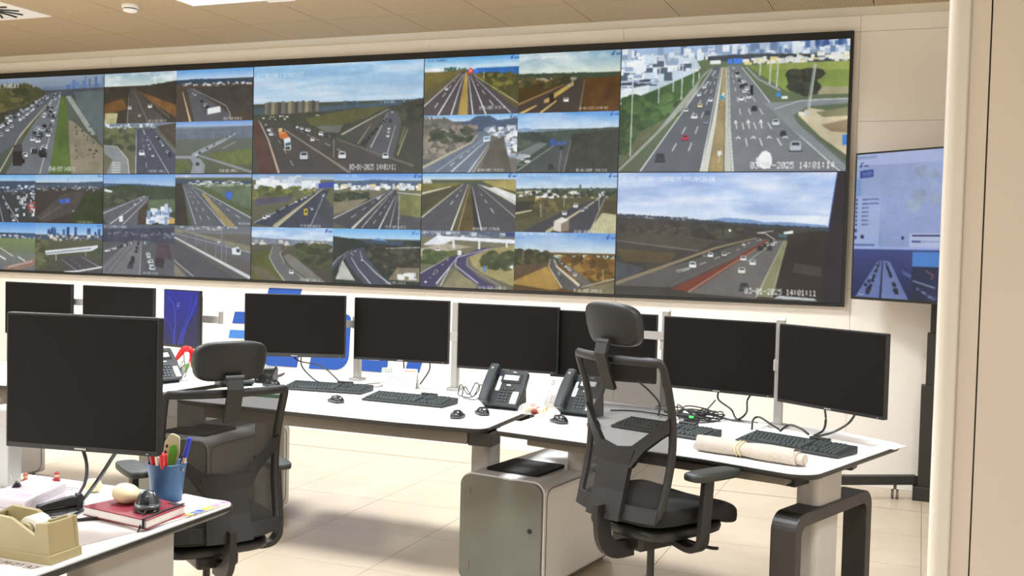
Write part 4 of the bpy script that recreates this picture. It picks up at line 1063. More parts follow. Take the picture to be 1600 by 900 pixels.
p.sc('c8ccc8 8a8e88 e0e0d8', (90, 560, 900, 590), 30, 16, 8).p('5c5c3a', [(520, 580), (900, 520), (1200, 505), (1010, 590), (830, 640), (560, 640)], .3).p('6c7068', [(600, 645), (830, 640), (800, 700), (680, 690)], .15)
p.p('45463c', [(1300, 480), (1468, 450), (1468, 900), (1340, 640)], .3).bush('3c3e34 4a4a3c 343830', (1310, 500, 1460, 640), 30, 30)
p.p('55575c', [(1190, 540), (1260, 540), (1300, 620), (1240, 900), (1000, 900), (1040, 780)], .1).p('4d4d4a', [(1030, 600), (1190, 530), (1100, 660), (960, 790), (830, 720)], .2).l('b0ac98', [(1200, 525), (820, 715)], 5, 16).l('c4c4b8', [(1190, 560), (1060, 820)], 4, 10).l('c0c0b8', [(1255, 650), (1195, 860)], 4, 8).l('a8a288', [(1060, 640), (955, 790)], 4, 8).l('b0a878', [(1350, 680), (1275, 880)], 5, 12).l('a09870', [(1330, 660), (1290, 800)], 4, 6)
p.p('4b4846', [(66, 590), (160, 575), (420, 640), (830, 760), (1400, 1015), (66, 1015)], .12).p('5c4038', [(66, 600), (110, 600), (280, 1015), (120, 1015)], .25).l('c2a890', [(115, 590), (200, 740), (300, 1015)], 5, 22).l('bcb4a8', [(130, 600), (210, 760)], 3, 6).l('8a8478', [(330, 660), (720, 900), (900, 1015)], 10, 22).l('6c6860', [(700, 720), (1100, 860), (1400, 960)], 8, 18)
p.dash('a8a49c', (220, 640), (460, 1015), 6, 4, 8).dash('b4b0a8', (430, 660), (900, 880), 7, 3, 8)
p.cars((160, 590), (230, 720), 8, 14, 30).cars((390, 640), (760, 750), 13, 20, 42, 'f0f2f4 d8dcdc c0c4c8 3a3c40').cars((1180, 600), (1000, 800), 16, 12, 26, '2c2c30 c8ccd0 1c1c20').cars((1225, 540), (1190, 800), 6, 12, 26).car(580, 760, 34, 'e8e8e4').car(510, 905, 70, 'c8ccd0').car(830, 900, 62, 'dde0e2').car(1180, 905, 50, 'dfe4e6').l('9a9688', [(760, 740), (760, 900)], 8)
p.p('c9703a', [(290, 690), (350, 680), (385, 730), (330, 745), (300, 730)]).p('e08a50', [(290, 690), (350, 680), (345, 700), (295, 708)]).p('dfe6ea', [(335, 738), (390, 728), (400, 790), (345, 800)]).p('46606c', [(350, 775), (395, 765), (398, 800), (352, 805)]).p('e4e8ea', [(345, 800), (400, 790), (398, 830), (345, 830)]).p('3a3838', [(350, 805), (392, 800), (390, 826), (352, 826)]).p('d8c080', [(290, 655), (320, 652), (322, 684), (290, 686)])
p.t('A 3 351+900 D B1UN1E1:13', 98, 218, 34, 'e6eef4', wx=.62, alpha=.85).t(ST, 892, 946, 42, 'f8f8f8', wx=.46 * 1.3)
# F (module below E)
p = Q('F1', (45, 97, 605, 470), 15)
p.g('6f9cd0', 'b8cce0', 97, 140).g('6a6e50', '5a5a4a', 140, 470).sc('e6ecf2 d4dde8 f4f6f8 aebccc', (50, 160, 500, 215), 40, 60, 36).bush('5e6a3c 72763f 505a38 80804a', (50, 190, 470, 260), 60, 20).p('585468', [(80, 270), (340, 250), (300, 290), (60, 320)], .2)
p.p('3e4252', [(500, 215), (580, 200), (440, 470), (205, 470), (45, 440)], .12).p('484c58', [(520, 230), (605, 330), (605, 470), (450, 470)], .2).p('3a4ea8', [(500, 165), (605, 150), (605, 190), (500, 200)], .15)
p.l('b0a888', [(530, 200), (200, 470)], 5, 34).l('d8d4c4', [(525, 205), (215, 470)], 2, 5).l('c4c8cc', [(500, 215), (60, 440)], 3, 6).l('c8c8c4', [(540, 240), (450, 460)], 3, 6)
p.cars((480, 230), (120, 420), 9, 12, 30, 'f0f4f4 dfe4e8 303840').cars((560, 220), (370, 440), 8, 12, 30).p('d8b838', [(405, 340), (430, 335), (432, 380), (406, 382)]).p('3a3010', [(412, 350), (425, 348), (425, 365), (412, 366)]).t(ST, 385, 446, 20, 'e8e8e8', wx=.5).t('A 7 000+000', 52, 104, 16, 'dfe8f4', wx=.75, alpha=.6)
p = Q('F2', (608, 97, 1225, 485), 16)
p.g('5f97e4', 'a4c4ee', 97, 150).g('75755c', '5e5e4c', 150, 485).hill('506684', [(608, 165), (900, 140), (1225, 158)], 6, .15, 190).sc('eef2f6 d8dfe8 c0c8d0 f8f8f8 e8d8a0', (615, 190, 1220, 215), 60, 26, 20)
p.bush('3c4434 485238 343c30', (615, 240, 850, 300), 50, 22).p('8a826a', [(608, 300), (860, 270), (740, 350), (608, 380)], .2).p('7d8050', [(1070, 250), (1225, 220), (1225, 420), (1090, 420)], .3).p('55565a', [(1085, 380), (1225, 400), (1225, 485), (1085, 485)], .2)
p.p('45474e', [(1010, 205), (1050, 205), (1090, 485), (720, 485), (608, 440), (608, 410)], .1).l('cfcdbe', [(1035, 205), (830, 400), (745, 485)], 4, 20).l('e2e2dc', [(1040, 210), (815, 475)], 2, 6).l('f0f2f4', [(1048, 250), (935, 485)], 3, 9).l('d8dadc', [(1058, 260), (1015, 460)], 2, 6).l('d8dadc', [(1075, 250), (1070, 485)], 3, 6).l('c8c8c0', [(1010, 215), (608, 415)], 3, 8).l('c8ccd0', [(1060, 230), (1225, 245)], 6, 8)
p.dash('d8dadc', (990, 230), (690, 440), 6, 2, 5).dash('d8dadc', (1030, 250), (870, 485), 6, 2, 6).cars((985, 225), (920, 280), 6, 8, 18).logo(1180, 104, 24, '2a4ea0').t('A 7 337+800 D BUNOL', 622, 106, 16, 'e8f0f8', wx=.7, alpha=.7).t(ST, 985, 458, 18, 'e8e8e8', wx=.55)
p = Q('F3', (35, 478, 602, 852), 17)
p.g('8ab8e8', 'd0e0f0', 478, 580).cl(570, .5, 'ffffff', 4, 4).g('5c5c4c', '46463a', 570, 852).hill('7a8696', [(35, 550), (200, 560), (602, 572)], 5, .2, 600).sc('b0a898 d8d4cc 8a8e98', (40, 580, 590, 610), 40, 20, 14).p('8a7f78', [(400, 600), (602, 600), (602, 640), (420, 630)], .2)
p.bush('38402c 444a34 525638', (330, 600, 590, 740), 60, 30).p('5c6236', [(35, 660), (160, 640), (180, 700), (260, 800), (290, 852), (35, 852)], .3).p('6a6450', [(35, 750), (140, 770), (240, 852), (120, 852), (35, 780)], .2)
p.p('6c6d6e', [(190, 600), (250, 610), (245, 680), (320, 770), (480, 852), (270, 852), (165, 700)], .08).p('7a7a74', [(300, 660), (350, 690), (560, 852), (400, 852), (260, 680)], .12).l('c8c8bc', [(190, 610), (165, 690), (210, 770), (275, 852)], 4, 8).l('b8b8b0', [(285, 615), (240, 660), (270, 720), (400, 820), (440, 852)], 4, 10).l('3a3a38', [(275, 620), (250, 660), (280, 730), (420, 830)], 3, 7).car(322, 800, 32, 'e8ecf0').logo(555, 488, 22, '2a4ea0').t(ST, 380, 828, 20, 'd8d8d8', wx=.5)
p = Q('F4', (605, 485, 1215, 890), 18)
p.g('6fb4ee', 'c4e0f4', 485, 570).g('48483c', '3c3a30', 560, 890).hill('3f5068', [(605, 552), (750, 560), (860, 575), (920, 552), (1010, 575), (1110, 570), (1215, 560)], 5, .1, 620).p('6f98c8', [(880, 565), (920, 550), (960, 560), (1000, 575)], 0).hill('2c3632', [(605, 545), (760, 560), (860, 590), (1080, 600), (1110, 570), (1215, 565)], 6, .3)
p.bush('46443a 3a3c30 52503e 343228', (840, 610, 1210, 790), 90, 26).l('c8ccd0', [(980, 625), (1215, 612)], 4, 6).p('8a806a', [(1060, 760), (1215, 760), (1215, 860), (1000, 850)], .35).sc('d8dce0 f0f0ec', (1080, 820, 1180, 850), 8, 40, 26)
p.p('4a4e5c', [(740, 640), (830, 620), (850, 690), (930, 790), (1020, 885), (840, 890), (720, 760), (690, 690), (605, 800), (605, 740)], .1).l('d8dadc', [(745, 650), (735, 690), (790, 780), (880, 885)], 3, 8).l('c8ccd0', [(800, 650), (820, 710), (920, 810), (1020, 885)], 4, 10).l('b8bcc4', [(720, 650), (640, 710), (605, 760)], 3, 8).l('c8ccd0', [(700, 680), (660, 760), (650, 820)], 3, 6).p('c0c0bc', [(680, 720), (770, 865), (630, 860)], .15)
p.cars((770, 650), (720, 720), 8, 8, 18).cars((800, 690), (840, 760), 5, 10, 18).logo(1165, 500, 22, '2a6ec0').t('03-01-2025 14:01:11', 985, 862, 18, 'd8d8d8', wx=.55)
# G
p = Q('G1', (78, 88, 740, 498), 19)
p.g('5fa8e0', 'cfe6ee', 88, 180).cl(160, .4).g('6c6444', '5a5438', 180, 498).p('2f6cb4', [(440, 170), (740, 172), (740, 222), (470, 205)], .1).p('e6ecec', [(80, 165), (230, 162), (300, 180), (200, 188), (80, 188)], .15).sc('3f6a50 406858 5c7880', (220, 180, 380, 184), 14, 16, 20).p('756a3c', [(78, 190), (330, 190), (78, 330)], .25).p('4c4a2a', [(460, 205), (740, 225), (740, 420)], .35).bush('5e5c30 78743a 464a2c', (470, 215, 735, 330), 50, 24)
p.p('544c50', [(350, 190), (380, 190), (330, 498), (78, 498), (78, 410)], .06).p('504a50', [(385, 200), (430, 220), (740, 470), (740, 498), (395, 498)], .06).p('b89c54', [(370, 200), (385, 200), (395, 498), (322, 498)], .2)
p.l('f0f2f0', [(352, 210), (180, 498)], 3, 11).l('eef0ee', [(362, 210), (275, 498)], 3, 10).l('f0f2f0', [(392, 220), (430, 498)], 3, 10).l('f0f2f0', [(405, 220), (520, 498)], 3, 11).l('e0e0d8', [(335, 205), (78, 430)], 3, 9).l('c8c090', [(430, 220), (740, 425)], 4, 7).l('d8d8d0', [(440, 240), (690, 490)], 3, 8).dash('e8e8e4', (310, 235), (120, 490), 5, 3, 7).dash('e8e8e4', (440, 260), (610, 490), 4, 3, 7)
p.p('e04848', [(388, 182), (405, 165), (425, 182), (420, 210), (392, 212)]).p('f0c0c0', [(398, 182), (414, 180), (412, 196), (400, 197)]).p('3f78e8', [(428, 178), (460, 176), (462, 208), (428, 210)]).l('d8c878', [(500, 195), (498, 250)], 6).car(240, 320, 24, 'eef0f0').logo(690, 92, 26, '2050a8').t('A 23 153+000 D', 105, 100, 16, '2c5888', wx=.8).t('03-01-2025 14:01:14', 472, 440, 20, 'f0f0f0', wx=.62)
p = Q('G2', (745, 52, 1452, 476), 20)
p.g('7fa8c4', 'd8e4d6', 52, 205).cl(205, .7, 'eef4ee', 3, 3).g('54401e', '3a2e16', 205, 476).hill('3c4a38', [(745, 195), (1200, 200), (1452, 210)], 7, .2, 240).sc('a89c80 c8b890 6a6450', (750, 240, 1150, 262), 50, 24, 8).bush('4c4828 3a3a22 5c5430', (750, 230, 1100, 290), 50, 18)
p.p('5a3a14', [(1210, 250), (1452, 230), (1452, 476), (1200, 476)], .4).p('443a34', [(1120, 250), (1215, 240), (1190, 476), (900, 476), (745, 476), (745, 430)], .12).l('a07c50', [(1070, 280), (740, 415)], 6, 14).p('c8a858', [(1130, 260), (1138, 285), (1000, 375), (1000, 340)], .15).l('e8c470', [(1020, 390), (905, 476)], 8, 14).l('e0c070', [(880, 420), (760, 480)], 8, 20).l('8a7c5c', [(1210, 250), (1180, 470)], 5, 10)
p.p('2a1e14', [(965, 345), (998, 335), (1000, 400), (965, 405)]).p('c8a070', [(930, 385), (968, 365), (968, 400), (932, 405)]).car(1085, 400, 36, 'f4f4f0').cars((1140, 245), (1080, 330), 6, 12, 22, 'e8e4d8 c8c0b0').logo(1400, 60, 30, '284e90').t('A 38 6,0+700 GUARDAMAR DE SEGURA', 760, 76, 18, 'eef4f0', wx=.72).t('03-01-2025 14:00:00', 1180, 440, 18, 'f0ece0', wx=.7)
p = Q('G3', (70, 502, 736, 897), 21)
p.g('7fb8ea', 'd8e8f4', 502, 560).g('6a645c', '78736c', 550, 897).hill('4f5f78', [(300, 560), (400, 545), (450, 515), (545, 515), (600, 545), (736, 530)], 5, .1, 620).hill('6c6c66', [(70, 510), (230, 520), (300, 560), (420, 580)], 10, .3).sc('e6ecf2 c0ccd8 8a98a8 5a6878', (500, 600, 736, 660), 60, 26, 16).sc('eef2f6 c8d0da 90a0b4', (620, 640, 736, 800), 50, 34, 18)
p.bush('8a8074 76706a 9a9082 5c5c50', (75, 580, 440, 790), 130, 22).bush('4c5440 3e4838', (120, 600, 430, 680), 36, 22).p('5c5a52', [(545, 700), (640, 650), (700, 897), (480, 897)], .25)
p.p('6d7886', [(455, 620), (520, 620), (560, 660), (420, 897), (70, 897), (70, 870), (420, 690)], .08).l('c0b8a4', [(460, 640), (420, 690), (70, 862)], 6, 18).l('e0e6ea', [(520, 680), (280, 890)], 3, 10).l('dfe4e8', [(545, 700), (400, 897)], 3, 10).l('c0c8d0', [(500, 670), (170, 890)], 2, 6).l('d0d6dc', [(548, 720), (430, 897)], 3, 6).dash('e0e6ea', (480, 690), (230, 880), 6, 2, 6)
p.p('e8eef2', [(500, 655), (548, 650), (548, 685), (500, 690)]).p('6a88b0', [(506, 662), (540, 658), (540, 672), (506, 676)]).logo(690, 506, 24, '3a60a8').t('A 70 000+700', 84, 515, 16, 'f0f4f8', wx=.8, alpha=.8).t('03-01-2025 14:01:11', 468, 868, 20, 'e8e8e8', wx=.6)
p = Q('G4', (738, 492, 1446, 892), 22)
p.g('5f9fe4', 'd4e4f0', 492, 615).cl(600, .35, 'ffffff', 3, 5).g('545c58', '424440', 605, 892).hill('8aa4c4', [(738, 600), (800, 592), (900, 612), (1446, 600)], 4, .05, 640).hill('46544c', [(738, 622), (900, 620), (1250, 605), (1446, 598)], 6, .2).bush('4c5650 424a44 565e56', (745, 640, 960, 720), 30, 30).p('3f403a', [(1130, 640), (1446, 610), (1446, 892), (1060, 892)], .3)
p.p('76807e', [(738, 760), (900, 690), (960, 700), (850, 770), (738, 840)], .15).p('4f5254', [(1010, 700), (1110, 670), (1120, 720), (1070, 892), (780, 892)], .15).l('a8a898', [(1010, 710), (745, 880)], 4, 8).l('8a8c88', [(1120, 680), (1075, 892)], 4, 8).l('c0c4c0', [(1060, 700), (1040, 892)], 2, 3).l('606468', [(940, 690), (940, 770)], 4).p('3a5aa8', [(975, 672), (1010, 668), (1012, 712), (977, 716)]).p('4a66a0', [(1020, 690), (1090, 684), (1090, 706), (1020, 712)], .1).sc('d8dce0 b0b8bc', (740, 780, 820, 850), 10, 40, 12).car(1055, 740, 26, '2c3038').car(985, 870, 40, '34363a').logo(1395, 494, 28, '2c5cb0').t(ST, 1162, 868, 20, 'f0f0f0', wx=.66)
# H
p = Q('H1', (48, 45, 652, 410), 23)
p.g('78b4ea', 'c8dcec', 45, 88).g('646038', '56522e', 88, 410).hill('4e5c4c', [(48, 90), (270, 88), (420, 100), (652, 90)], 6, .2, 120).sc('d8dce0 a8b0a8', (60, 110, 110, 125), 6, 22, 20).p('787240', [(48, 110), (320, 105), (240, 135), (48, 165)], .25).l('d8d4bc', [(240, 130), (48, 175)], 5, 14).p('4e4a34', [(48, 190), (300, 115), (310, 120), (48, 300)], .25).p('a89c60', [(430, 95), (652, 88), (652, 160), (520, 130)], .2).p('dfe0dc', [(470, 140), (520, 132), (652, 180), (652, 245)], .12).p('c8ccc8', [(410, 115), (470, 130), (652, 220), (652, 240)], .15)
p.p('545458', [(320, 105), (355, 105), (240, 410), (48, 410), (48, 330)], .06).p('4f5054', [(370, 105), (415, 118), (652, 250), (652, 410), (440, 410)], .06).p('5e5230', [(345, 130), (365, 130), (395, 410), (280, 410)], .3).p('2f3036', [(368, 135), (378, 135), (440, 410), (395, 410)], .1).l('f0f2f0', [(350, 115), (245, 410)], 3, 11).l('b8b0a0', [(360, 130), (290, 410)], 3, 6).l('e8eaea', [(375, 130), (440, 405)], 3, 9).l('e0e0dc', [(320, 112), (48, 330)], 3, 8).l('d8dad8', [(410, 120), (652, 320)], 2, 4)
p.dash('e8e8e8', (315, 140), (215, 275), 4, 3, 6).dash('e8e8e8', (420, 160), (545, 335), 4, 3, 6).logo(610, 48, 26, '2a5ab0').t('03-01-2025 13:59:54', 385, 385, 19, 'e8e8e8', wx=.6)
p = Q('H2', (655, 48, 1300, 415), 24)
p.g('74a8e4', 'd4e2ec', 48, 150).cl(140, .3).g('5c5838', '4c4630', 150, 415).hill('4c5a50', [(655, 145), (1300, 140)], 8, .2, 190).sc('eef2f4 dcdcd4 c8ccd0 f4f4f0 b8a880', (660, 175, 1240, 205), 70, 26, 20).bush('404a38 4e563c 343c30', (660, 160, 1290, 190), 50, 14).p('5a6a58', [(1065, 120), (1075, 120), (1080, 165), (1060, 165)]).p('d0a838', [(785, 205), (845, 210), (845, 232), (785, 228)]).p('3a362e', [(655, 225), (780, 222), (770, 290), (655, 300)], .2).l('d8d4b0', [(655, 300), (770, 278)], 10, 8).bush('5e5636 6a6240 4e4a30', (770, 230, 1020, 310), 60, 24)
p.p('45444a', [(1190, 200), (1230, 190), (1130, 415), (750, 415), (690, 415), (1020, 260)], .1).p('5c5a40', [(655, 350), (1000, 260), (700, 415), (655, 415)], .25).l('c0b890', [(1190, 205), (1000, 325), (860, 415)], 5, 22).l('e0d8b8', [(1185, 205), (990, 330)], 2, 6).p('b8b490', [(1210, 290), (1300, 300), (1300, 415), (1120, 415)], .3).p('4e4430', [(1230, 220), (1300, 215), (1300, 290), (1215, 285)], .3).l('c8c8c0', [(1225, 200), (1140, 400)], 3, 6)
p.p('e8e4dc', [(908, 345), (960, 318), (1005, 335), (955, 358)]).p('d8d2c8', [(908, 345), (955, 358), (955, 410), (908, 400)]).p('8a7c68', [(955, 358), (1005, 335), (1005, 400), (955, 410)]).car(1045, 260, 30, 'e8ecf0').car(975, 305, 30, 'dfe4e8').cars((1200, 205), (1060, 300), 8, 10, 20).l('c8c8c0', [(820, 240), (825, 320)], 4).l('b0b0a8', [(970, 190), (972, 260)], 4).l('b8b8b0', [(1190, 170), (1190, 270)], 4).logo(1255, 52, 26, '2a58a8').t('A 30 700+700 D ONTINYENT-BCN', 672, 55, 15, 'f0f4f8', wx=.75, alpha=.75).t('03-01-2025 14:01:11', 1040, 395, 19, 'f0f0f0', wx=.6)
p = Q('H3', (45, 418, 640, 785), 25)
p.g('5c6478', '6a7078', 418, 470).g('7a7860', '6c6a54', 465, 785).sc('8a94a8 c8d0d8 5a6478', (50, 440, 600, 460), 40, 26, 12).p('3a4a78', [(580, 425), (640, 425), (640, 450), (580, 450)])
p.p('b8b098', [(45, 540), (200, 500), (380, 520), (180, 560), (45, 590)], .2).bush('56643c 4a5834 66703f', (60, 560, 270, 650), 40, 22).p('a89c6c', [(350, 560), (640, 500), (640, 760), (450, 690), (380, 640)], .25).bush('4c5436 3e482e 5c6240', (440, 560, 640, 650), 60, 28)
p.p('4a4668', [(420, 530), (500, 520), (340, 590), (340, 640), (420, 710), (540, 770), (420, 785), (290, 670), (270, 600)], .08).p('453f60', [(45, 700), (230, 590), (330, 560), (190, 720), (150, 785), (45, 785)], .08).p('8a8468', [(200, 770), (270, 670), (420, 760), (400, 785), (200, 785)], .25).l('c8c4d8', [(480, 530), (280, 590), (270, 640), (420, 750)], 4, 9).l('e0e0e8', [(300, 570), (150, 765)], 4, 10).l('d8d8e0', [(240, 650), (180, 775)], 4, 8).l('d0d0d8', [(230, 590), (45, 700)], 3, 6).l('a098b0', [(500, 525), (345, 590), (345, 640), (560, 765)], 3, 6)
p.p('eef2f6', [(60, 515), (150, 455), (330, 460), (640, 470), (640, 495), (260, 478), (190, 510)]).p('dfe6ec', [(150, 465), (190, 510), (70, 518)]).l('e8ecf0', [(255, 480), (260, 530)], 16).l('e8ecf0', [(420, 485), (420, 535)], 14).l('e0e4ea', [(590, 490), (590, 520)], 12).car(155, 552, 26, 'f0f2f4').p('eef2f2', [(284, 545), (308, 545), (308, 575), (284, 575)]).p('4a90d8', [(448, 640), (466, 640), (466, 672), (448, 672)]).p('f0f4f8', [(605, 640), (632, 625), (632, 655)]).car(150, 690, 22, 'e8e8f0').cars((230, 600), (80, 760), 8, 8, 16)
p.t('AP-7 425+125 D CARTAGENA', 58, 425, 17, 'f4f6f8', wx=.75).t('03-01-2025 14:00:31', 420, 765, 19, 'e8e8e8', wx=.62)
p = Q('H4', (645, 430, 1288, 812), 26)
p.g('5f96dc', 'd8e4e4', 430, 572).cl(560, .35, 'e8f0f4', 3, 4).g('66502a', '58421e', 560, 812).hill('3c4a40', [(645, 540), (740, 560), (900, 575), (1288, 575)], 8, .2, 620).sc('d8d4c0 c0b8a0 e8e4d8', (900, 580, 1280, 600), 40, 16, 8).bush('42422a 34361f 50502e', (650, 560, 870, 640), 70, 22).bush('8a6628 745420 a07c38 5c4418', (960, 590, 1280, 720), 110, 26).p('5c4a38', [(645, 650), (860, 625), (870, 650), (645, 730)], .25).p('a88844', [(645, 750), (860, 650), (900, 700), (950, 790), (900, 800), (645, 770)], .2)
p.p('5a5856', [(875, 600), (915, 595), (930, 640), (1060, 740), (1110, 775), (1000, 800), (960, 780), (880, 660)], .1).p('6a665e', [(920, 600), (950, 610), (1060, 680), (1180, 770), (1100, 770)], .12).l('d0c8a8', [(880, 600), (872, 650), (960, 785)], 4, 10).l('d8ccb0', [(905, 605), (925, 650), (1070, 765)], 5, 20).l('b0a890', [(1080, 775), (1288, 715)], 6, 12).p('7a7258', [(1100, 780), (1288, 730), (1288, 812), (1050, 812)], .25)
p.cars((925, 600), (1080, 735), 14, 10, 24, 'f4f4f4 e8e8e8 d8d8d8 30343c').cars((905, 615), (960, 740), 5, 8, 16).l('b8b0a0', [(1215, 660), (1215, 740)], 3).l('a09880', [(705, 555), (705, 610)], 3).logo(1240, 440, 28, '2858b0').t('A-7 543/900 D BANEZO A 30.6.7', 658, 434, 17, 'f0f4fa', wx=.75).t('03-01-2025 14:00:11', 1035, 785, 19, 'f4f0e4', wx=.62)
# I: upper right large picture
p = F('I', (92, 120, 1472, 895), 27)
p.g('a8c4e8', '9cb8d8', 120, 190).g('6a7a5c', '5c6650', 190, 895)
p.sc('dfe8f2 b4c4d8 90a4c0 7088ac e8eef4', (92, 160, 1472, 215), 150, 30, 42).sc('3f5a88 4a6aa0 5878b0', (1220, 150, 1450, 165), 14, 26, 40)
p.p('40484e', [(640, 190), (900, 185), (1472, 210), (1472, 260), (860, 235), (640, 215)], .35).sc('e8ecec d8dcd4 f0f0e8 e4d490 c8ccc8', (860, 225, 1472, 255), 60, 32, 20)
p.p('c4d4e0', [(92, 190), (560, 190), (600, 260), (300, 420), (92, 540)], .2).sc('f4f8fc e0ecf6 d0e0f0 9cb0c8 586878 eef4fa', (92, 220, 560, 340), 110, 62, 34).sc('3a4656 4a586a', (100, 330, 320, 370), 16, 50, 10).p('e4ecf0', [(92, 380), (280, 350), (270, 420), (92, 520)], .15).p('dfe6e4', [(92, 470), (170, 470), (160, 560), (92, 560)], .2)
p.p('46633a', [(160, 440), (380, 360), (585, 275), (585, 330), (480, 460), (340, 600), (120, 760), (92, 760), (92, 560)], .35).bush('4c6c3c 3c5a30 5a7644 35502c', (110, 420, 540, 560), 120, 34).bush('44603a 385430 506c40', (92, 560, 230, 780), 50, 34)
p.p('6c7050', [(230, 640), (400, 560), (120, 850), (92, 860)], .3)
p.p('80944c', [(880, 255), (1472, 250), (1472, 420), (1120, 420)], .2).p('94a058', [(1000, 250), (1472, 250), (1472, 300), (1000, 285)], .2).p('9c9878', [(1200, 390), (1472, 400), (1472, 440), (1260, 440)], .2)
p.bush('3c4038 464a40 34382f', (1140, 300, 1290, 430), 60, 34)
p.p('a0a498', [(620, 290), (680, 250), (600, 330), (560, 440), (230, 770), (92, 895), (92, 880), (330, 640)], .15).l('5a5c54', [(590, 330), (330, 640), (92, 870)], 3, 10)
p.p('63676f', [(680, 250), (725, 250), (715, 360), (620, 895), (235, 895), (560, 430)], .06).p('7b7f84', [(760, 250), (840, 250), (960, 400), (1180, 640), (1472, 870), (1472, 895), (815, 895), (765, 330)], .06)
p.p('a89468', [(735, 260), (752, 260), (755, 895), (668, 895), (728, 420)], .25).l('d8d8cc', [(732, 260), (690, 600), (640, 895)], 6, 44).l('c8c8c0', [(756, 260), (770, 600), (785, 895)], 6, 44)
p.l('f0f2f2', [(722, 260), (660, 640), (615, 895)], 3, 8).l('eef0f0', [(768, 260), (790, 640), (815, 895)], 3, 9).l('e4e6e4', [(670, 270), (560, 430), (235, 890)], 4, 8).l('e6e8e6', [(845, 260), (960, 400), (1100, 590), (1440, 895)], 4, 6)
p.p('8a9094', [(980, 480), (1100, 480), (1300, 465), (1472, 465), (1472, 495), (1240, 510), (1160, 560), (1190, 610), (1472, 860), (1472, 895), (1440, 880), (1080, 580), (1040, 530)], .08).l('c8ccc8', [(1472, 468), (1200, 475), (1050, 520)], 6, 5).l('9aa0a4', [(870, 260), (950, 340), (1080, 410)], 10, 14).l('6c7070', [(1180, 580), (1300, 700), (1472, 850)], 5, 12)
p.p('d4c8a8', [(1190, 560), (1260, 520), (1472, 560), (1472, 800), (1320, 690)], .2).p('8a8868', [(1290, 545), (1472, 520), (1472, 570), (1330, 575)], .3).p('a08c70', [(1320, 620), (1472, 590), (1472, 670), (1380, 660)], .2).sc('e8e8e0 c8ccc8', (1200, 540, 1260, 570), 6, 24, 14)
for a, b in (((690, 300), (400, 830)), ((705, 300), (515, 830))): p.dash('eceeee', a, b, 8, 3, 7)
for a, b in (((790, 300), (910, 800)), ((810, 300), (1010, 800)), ((830, 300), (1135, 800))): p.dash('eceeee', a, b, 8, 3, 7)
for x in (820, 895, 970): p.l('f4f6f6', [(x, 585), (x + 10, 635)], 6).l('f4f6f6', [(x - 8, 605), (x, 582), (x + 12, 600)], 5)
for x in (840, 930, 1025, 1120): p.l('f4f6f6', [(x - 14, 696), (x, 682), (x + 14, 696)], 6)
p.cars((690, 280), (590, 430), 10, 12, 24, 'f0f2f4 e0e4e8 c8ccd0').cars((795, 270), (880, 440), 12, 12, 26).cars((820, 290), (900, 430), 7, 14, 28)
for x, y, z, c in ((600, 500, 30, 'e8dcb0'), (570, 568, 34, 'eef0f0'), (515, 525, 28, 'd8dce4'), (665, 465, 26, 'e8ecf0'), (648, 545, 28, '44485c'), (640, 600, 24, '9aa0b8'), (515, 700, 40, 'c03448'), (360, 830, 60, '3a3e48'), (850, 465, 32, 'e8eaec'), (895, 455, 32, 'd8dce0'), (930, 528, 34, '2c3038'), (1060, 618, 42, 'd8e4e4'), (1105, 680, 34, '34383c'), (1180, 770, 66, 'b8c0c8')): p.car(x, y, z, c)
p.p('1c1c20', [(903, 375), (918, 375), (920, 432), (905, 432)]).p('4880e0', [(762, 212), (790, 210), (790, 240), (762, 240)]).p('4a86e8', [(795, 208), (852, 210), (852, 240), (797, 242)]).p('eef2f0', [(655, 215), (720, 215), (720, 238), (655, 238)])
p.p('dfe6e6', [(950, 815), (972, 800), (975, 870), (955, 860)], .1).p('f4f8f8', [(968, 800), (985, 775), (1008, 768), (1035, 785), (1046, 815), (1046, 850), (1030, 872), (1000, 880), (975, 868)], .04).p('d4dcdc', [(985, 840), (1035, 835), (1035, 862), (1000, 868)], .1)
for x, y0, y1 in ((172, 310, 800), (343, 240, 465), (433, 250, 400), (487, 230, 450), (557, 250, 370), (1062, 240, 390), (1020, 240, 370), (960, 240, 320)): p.l('d0d8d8', [(x, y0), (x - 4, y1)], 7)
p.l('c0c8c4', [(1280, 260), (1250, 530)], 9).l('c0c8c4', [(1270, 260), (1240, 530)], 4).l('e0e8ec', [(1175, 140), (1175, 230)], 14).p('e6f0f4', [(1150, 130), (1215, 128), (1215, 156), (1150, 158)])
p.p('3c8ce0', [(1058, 425), (1084, 425), (1084, 450), (1058, 450)]).p('e8ece4', [(1090, 445), (1125, 445), (1125, 462), (1090, 462)]).p('4a84d8', [(1445, 680), (1472, 678), (1472, 740), (1445, 740)]).p('e4eaec', [(715, 770), (740, 765), (745, 790), (720, 800)]).l('d8dcd8', [(730, 790), (728, 840)], 4).p('f0f2f0', [(722, 435), (748, 410), (750, 440), (735, 460)]).p('3aa0c8', [(724, 430), (746, 430), (746, 455), (724, 455)])
p.sc('e8e8e4 f0f0e8', (1300, 215, 1470, 240), 12, 34, 16).t('S1 11+200 D PUZOL', 170, 170, 36, 'f0f4f8', wx=.72, alpha=.8).t('03-01-2025 14:01:14', 918, 836, 40, 'f4f6f4', wx=.92 * .82)
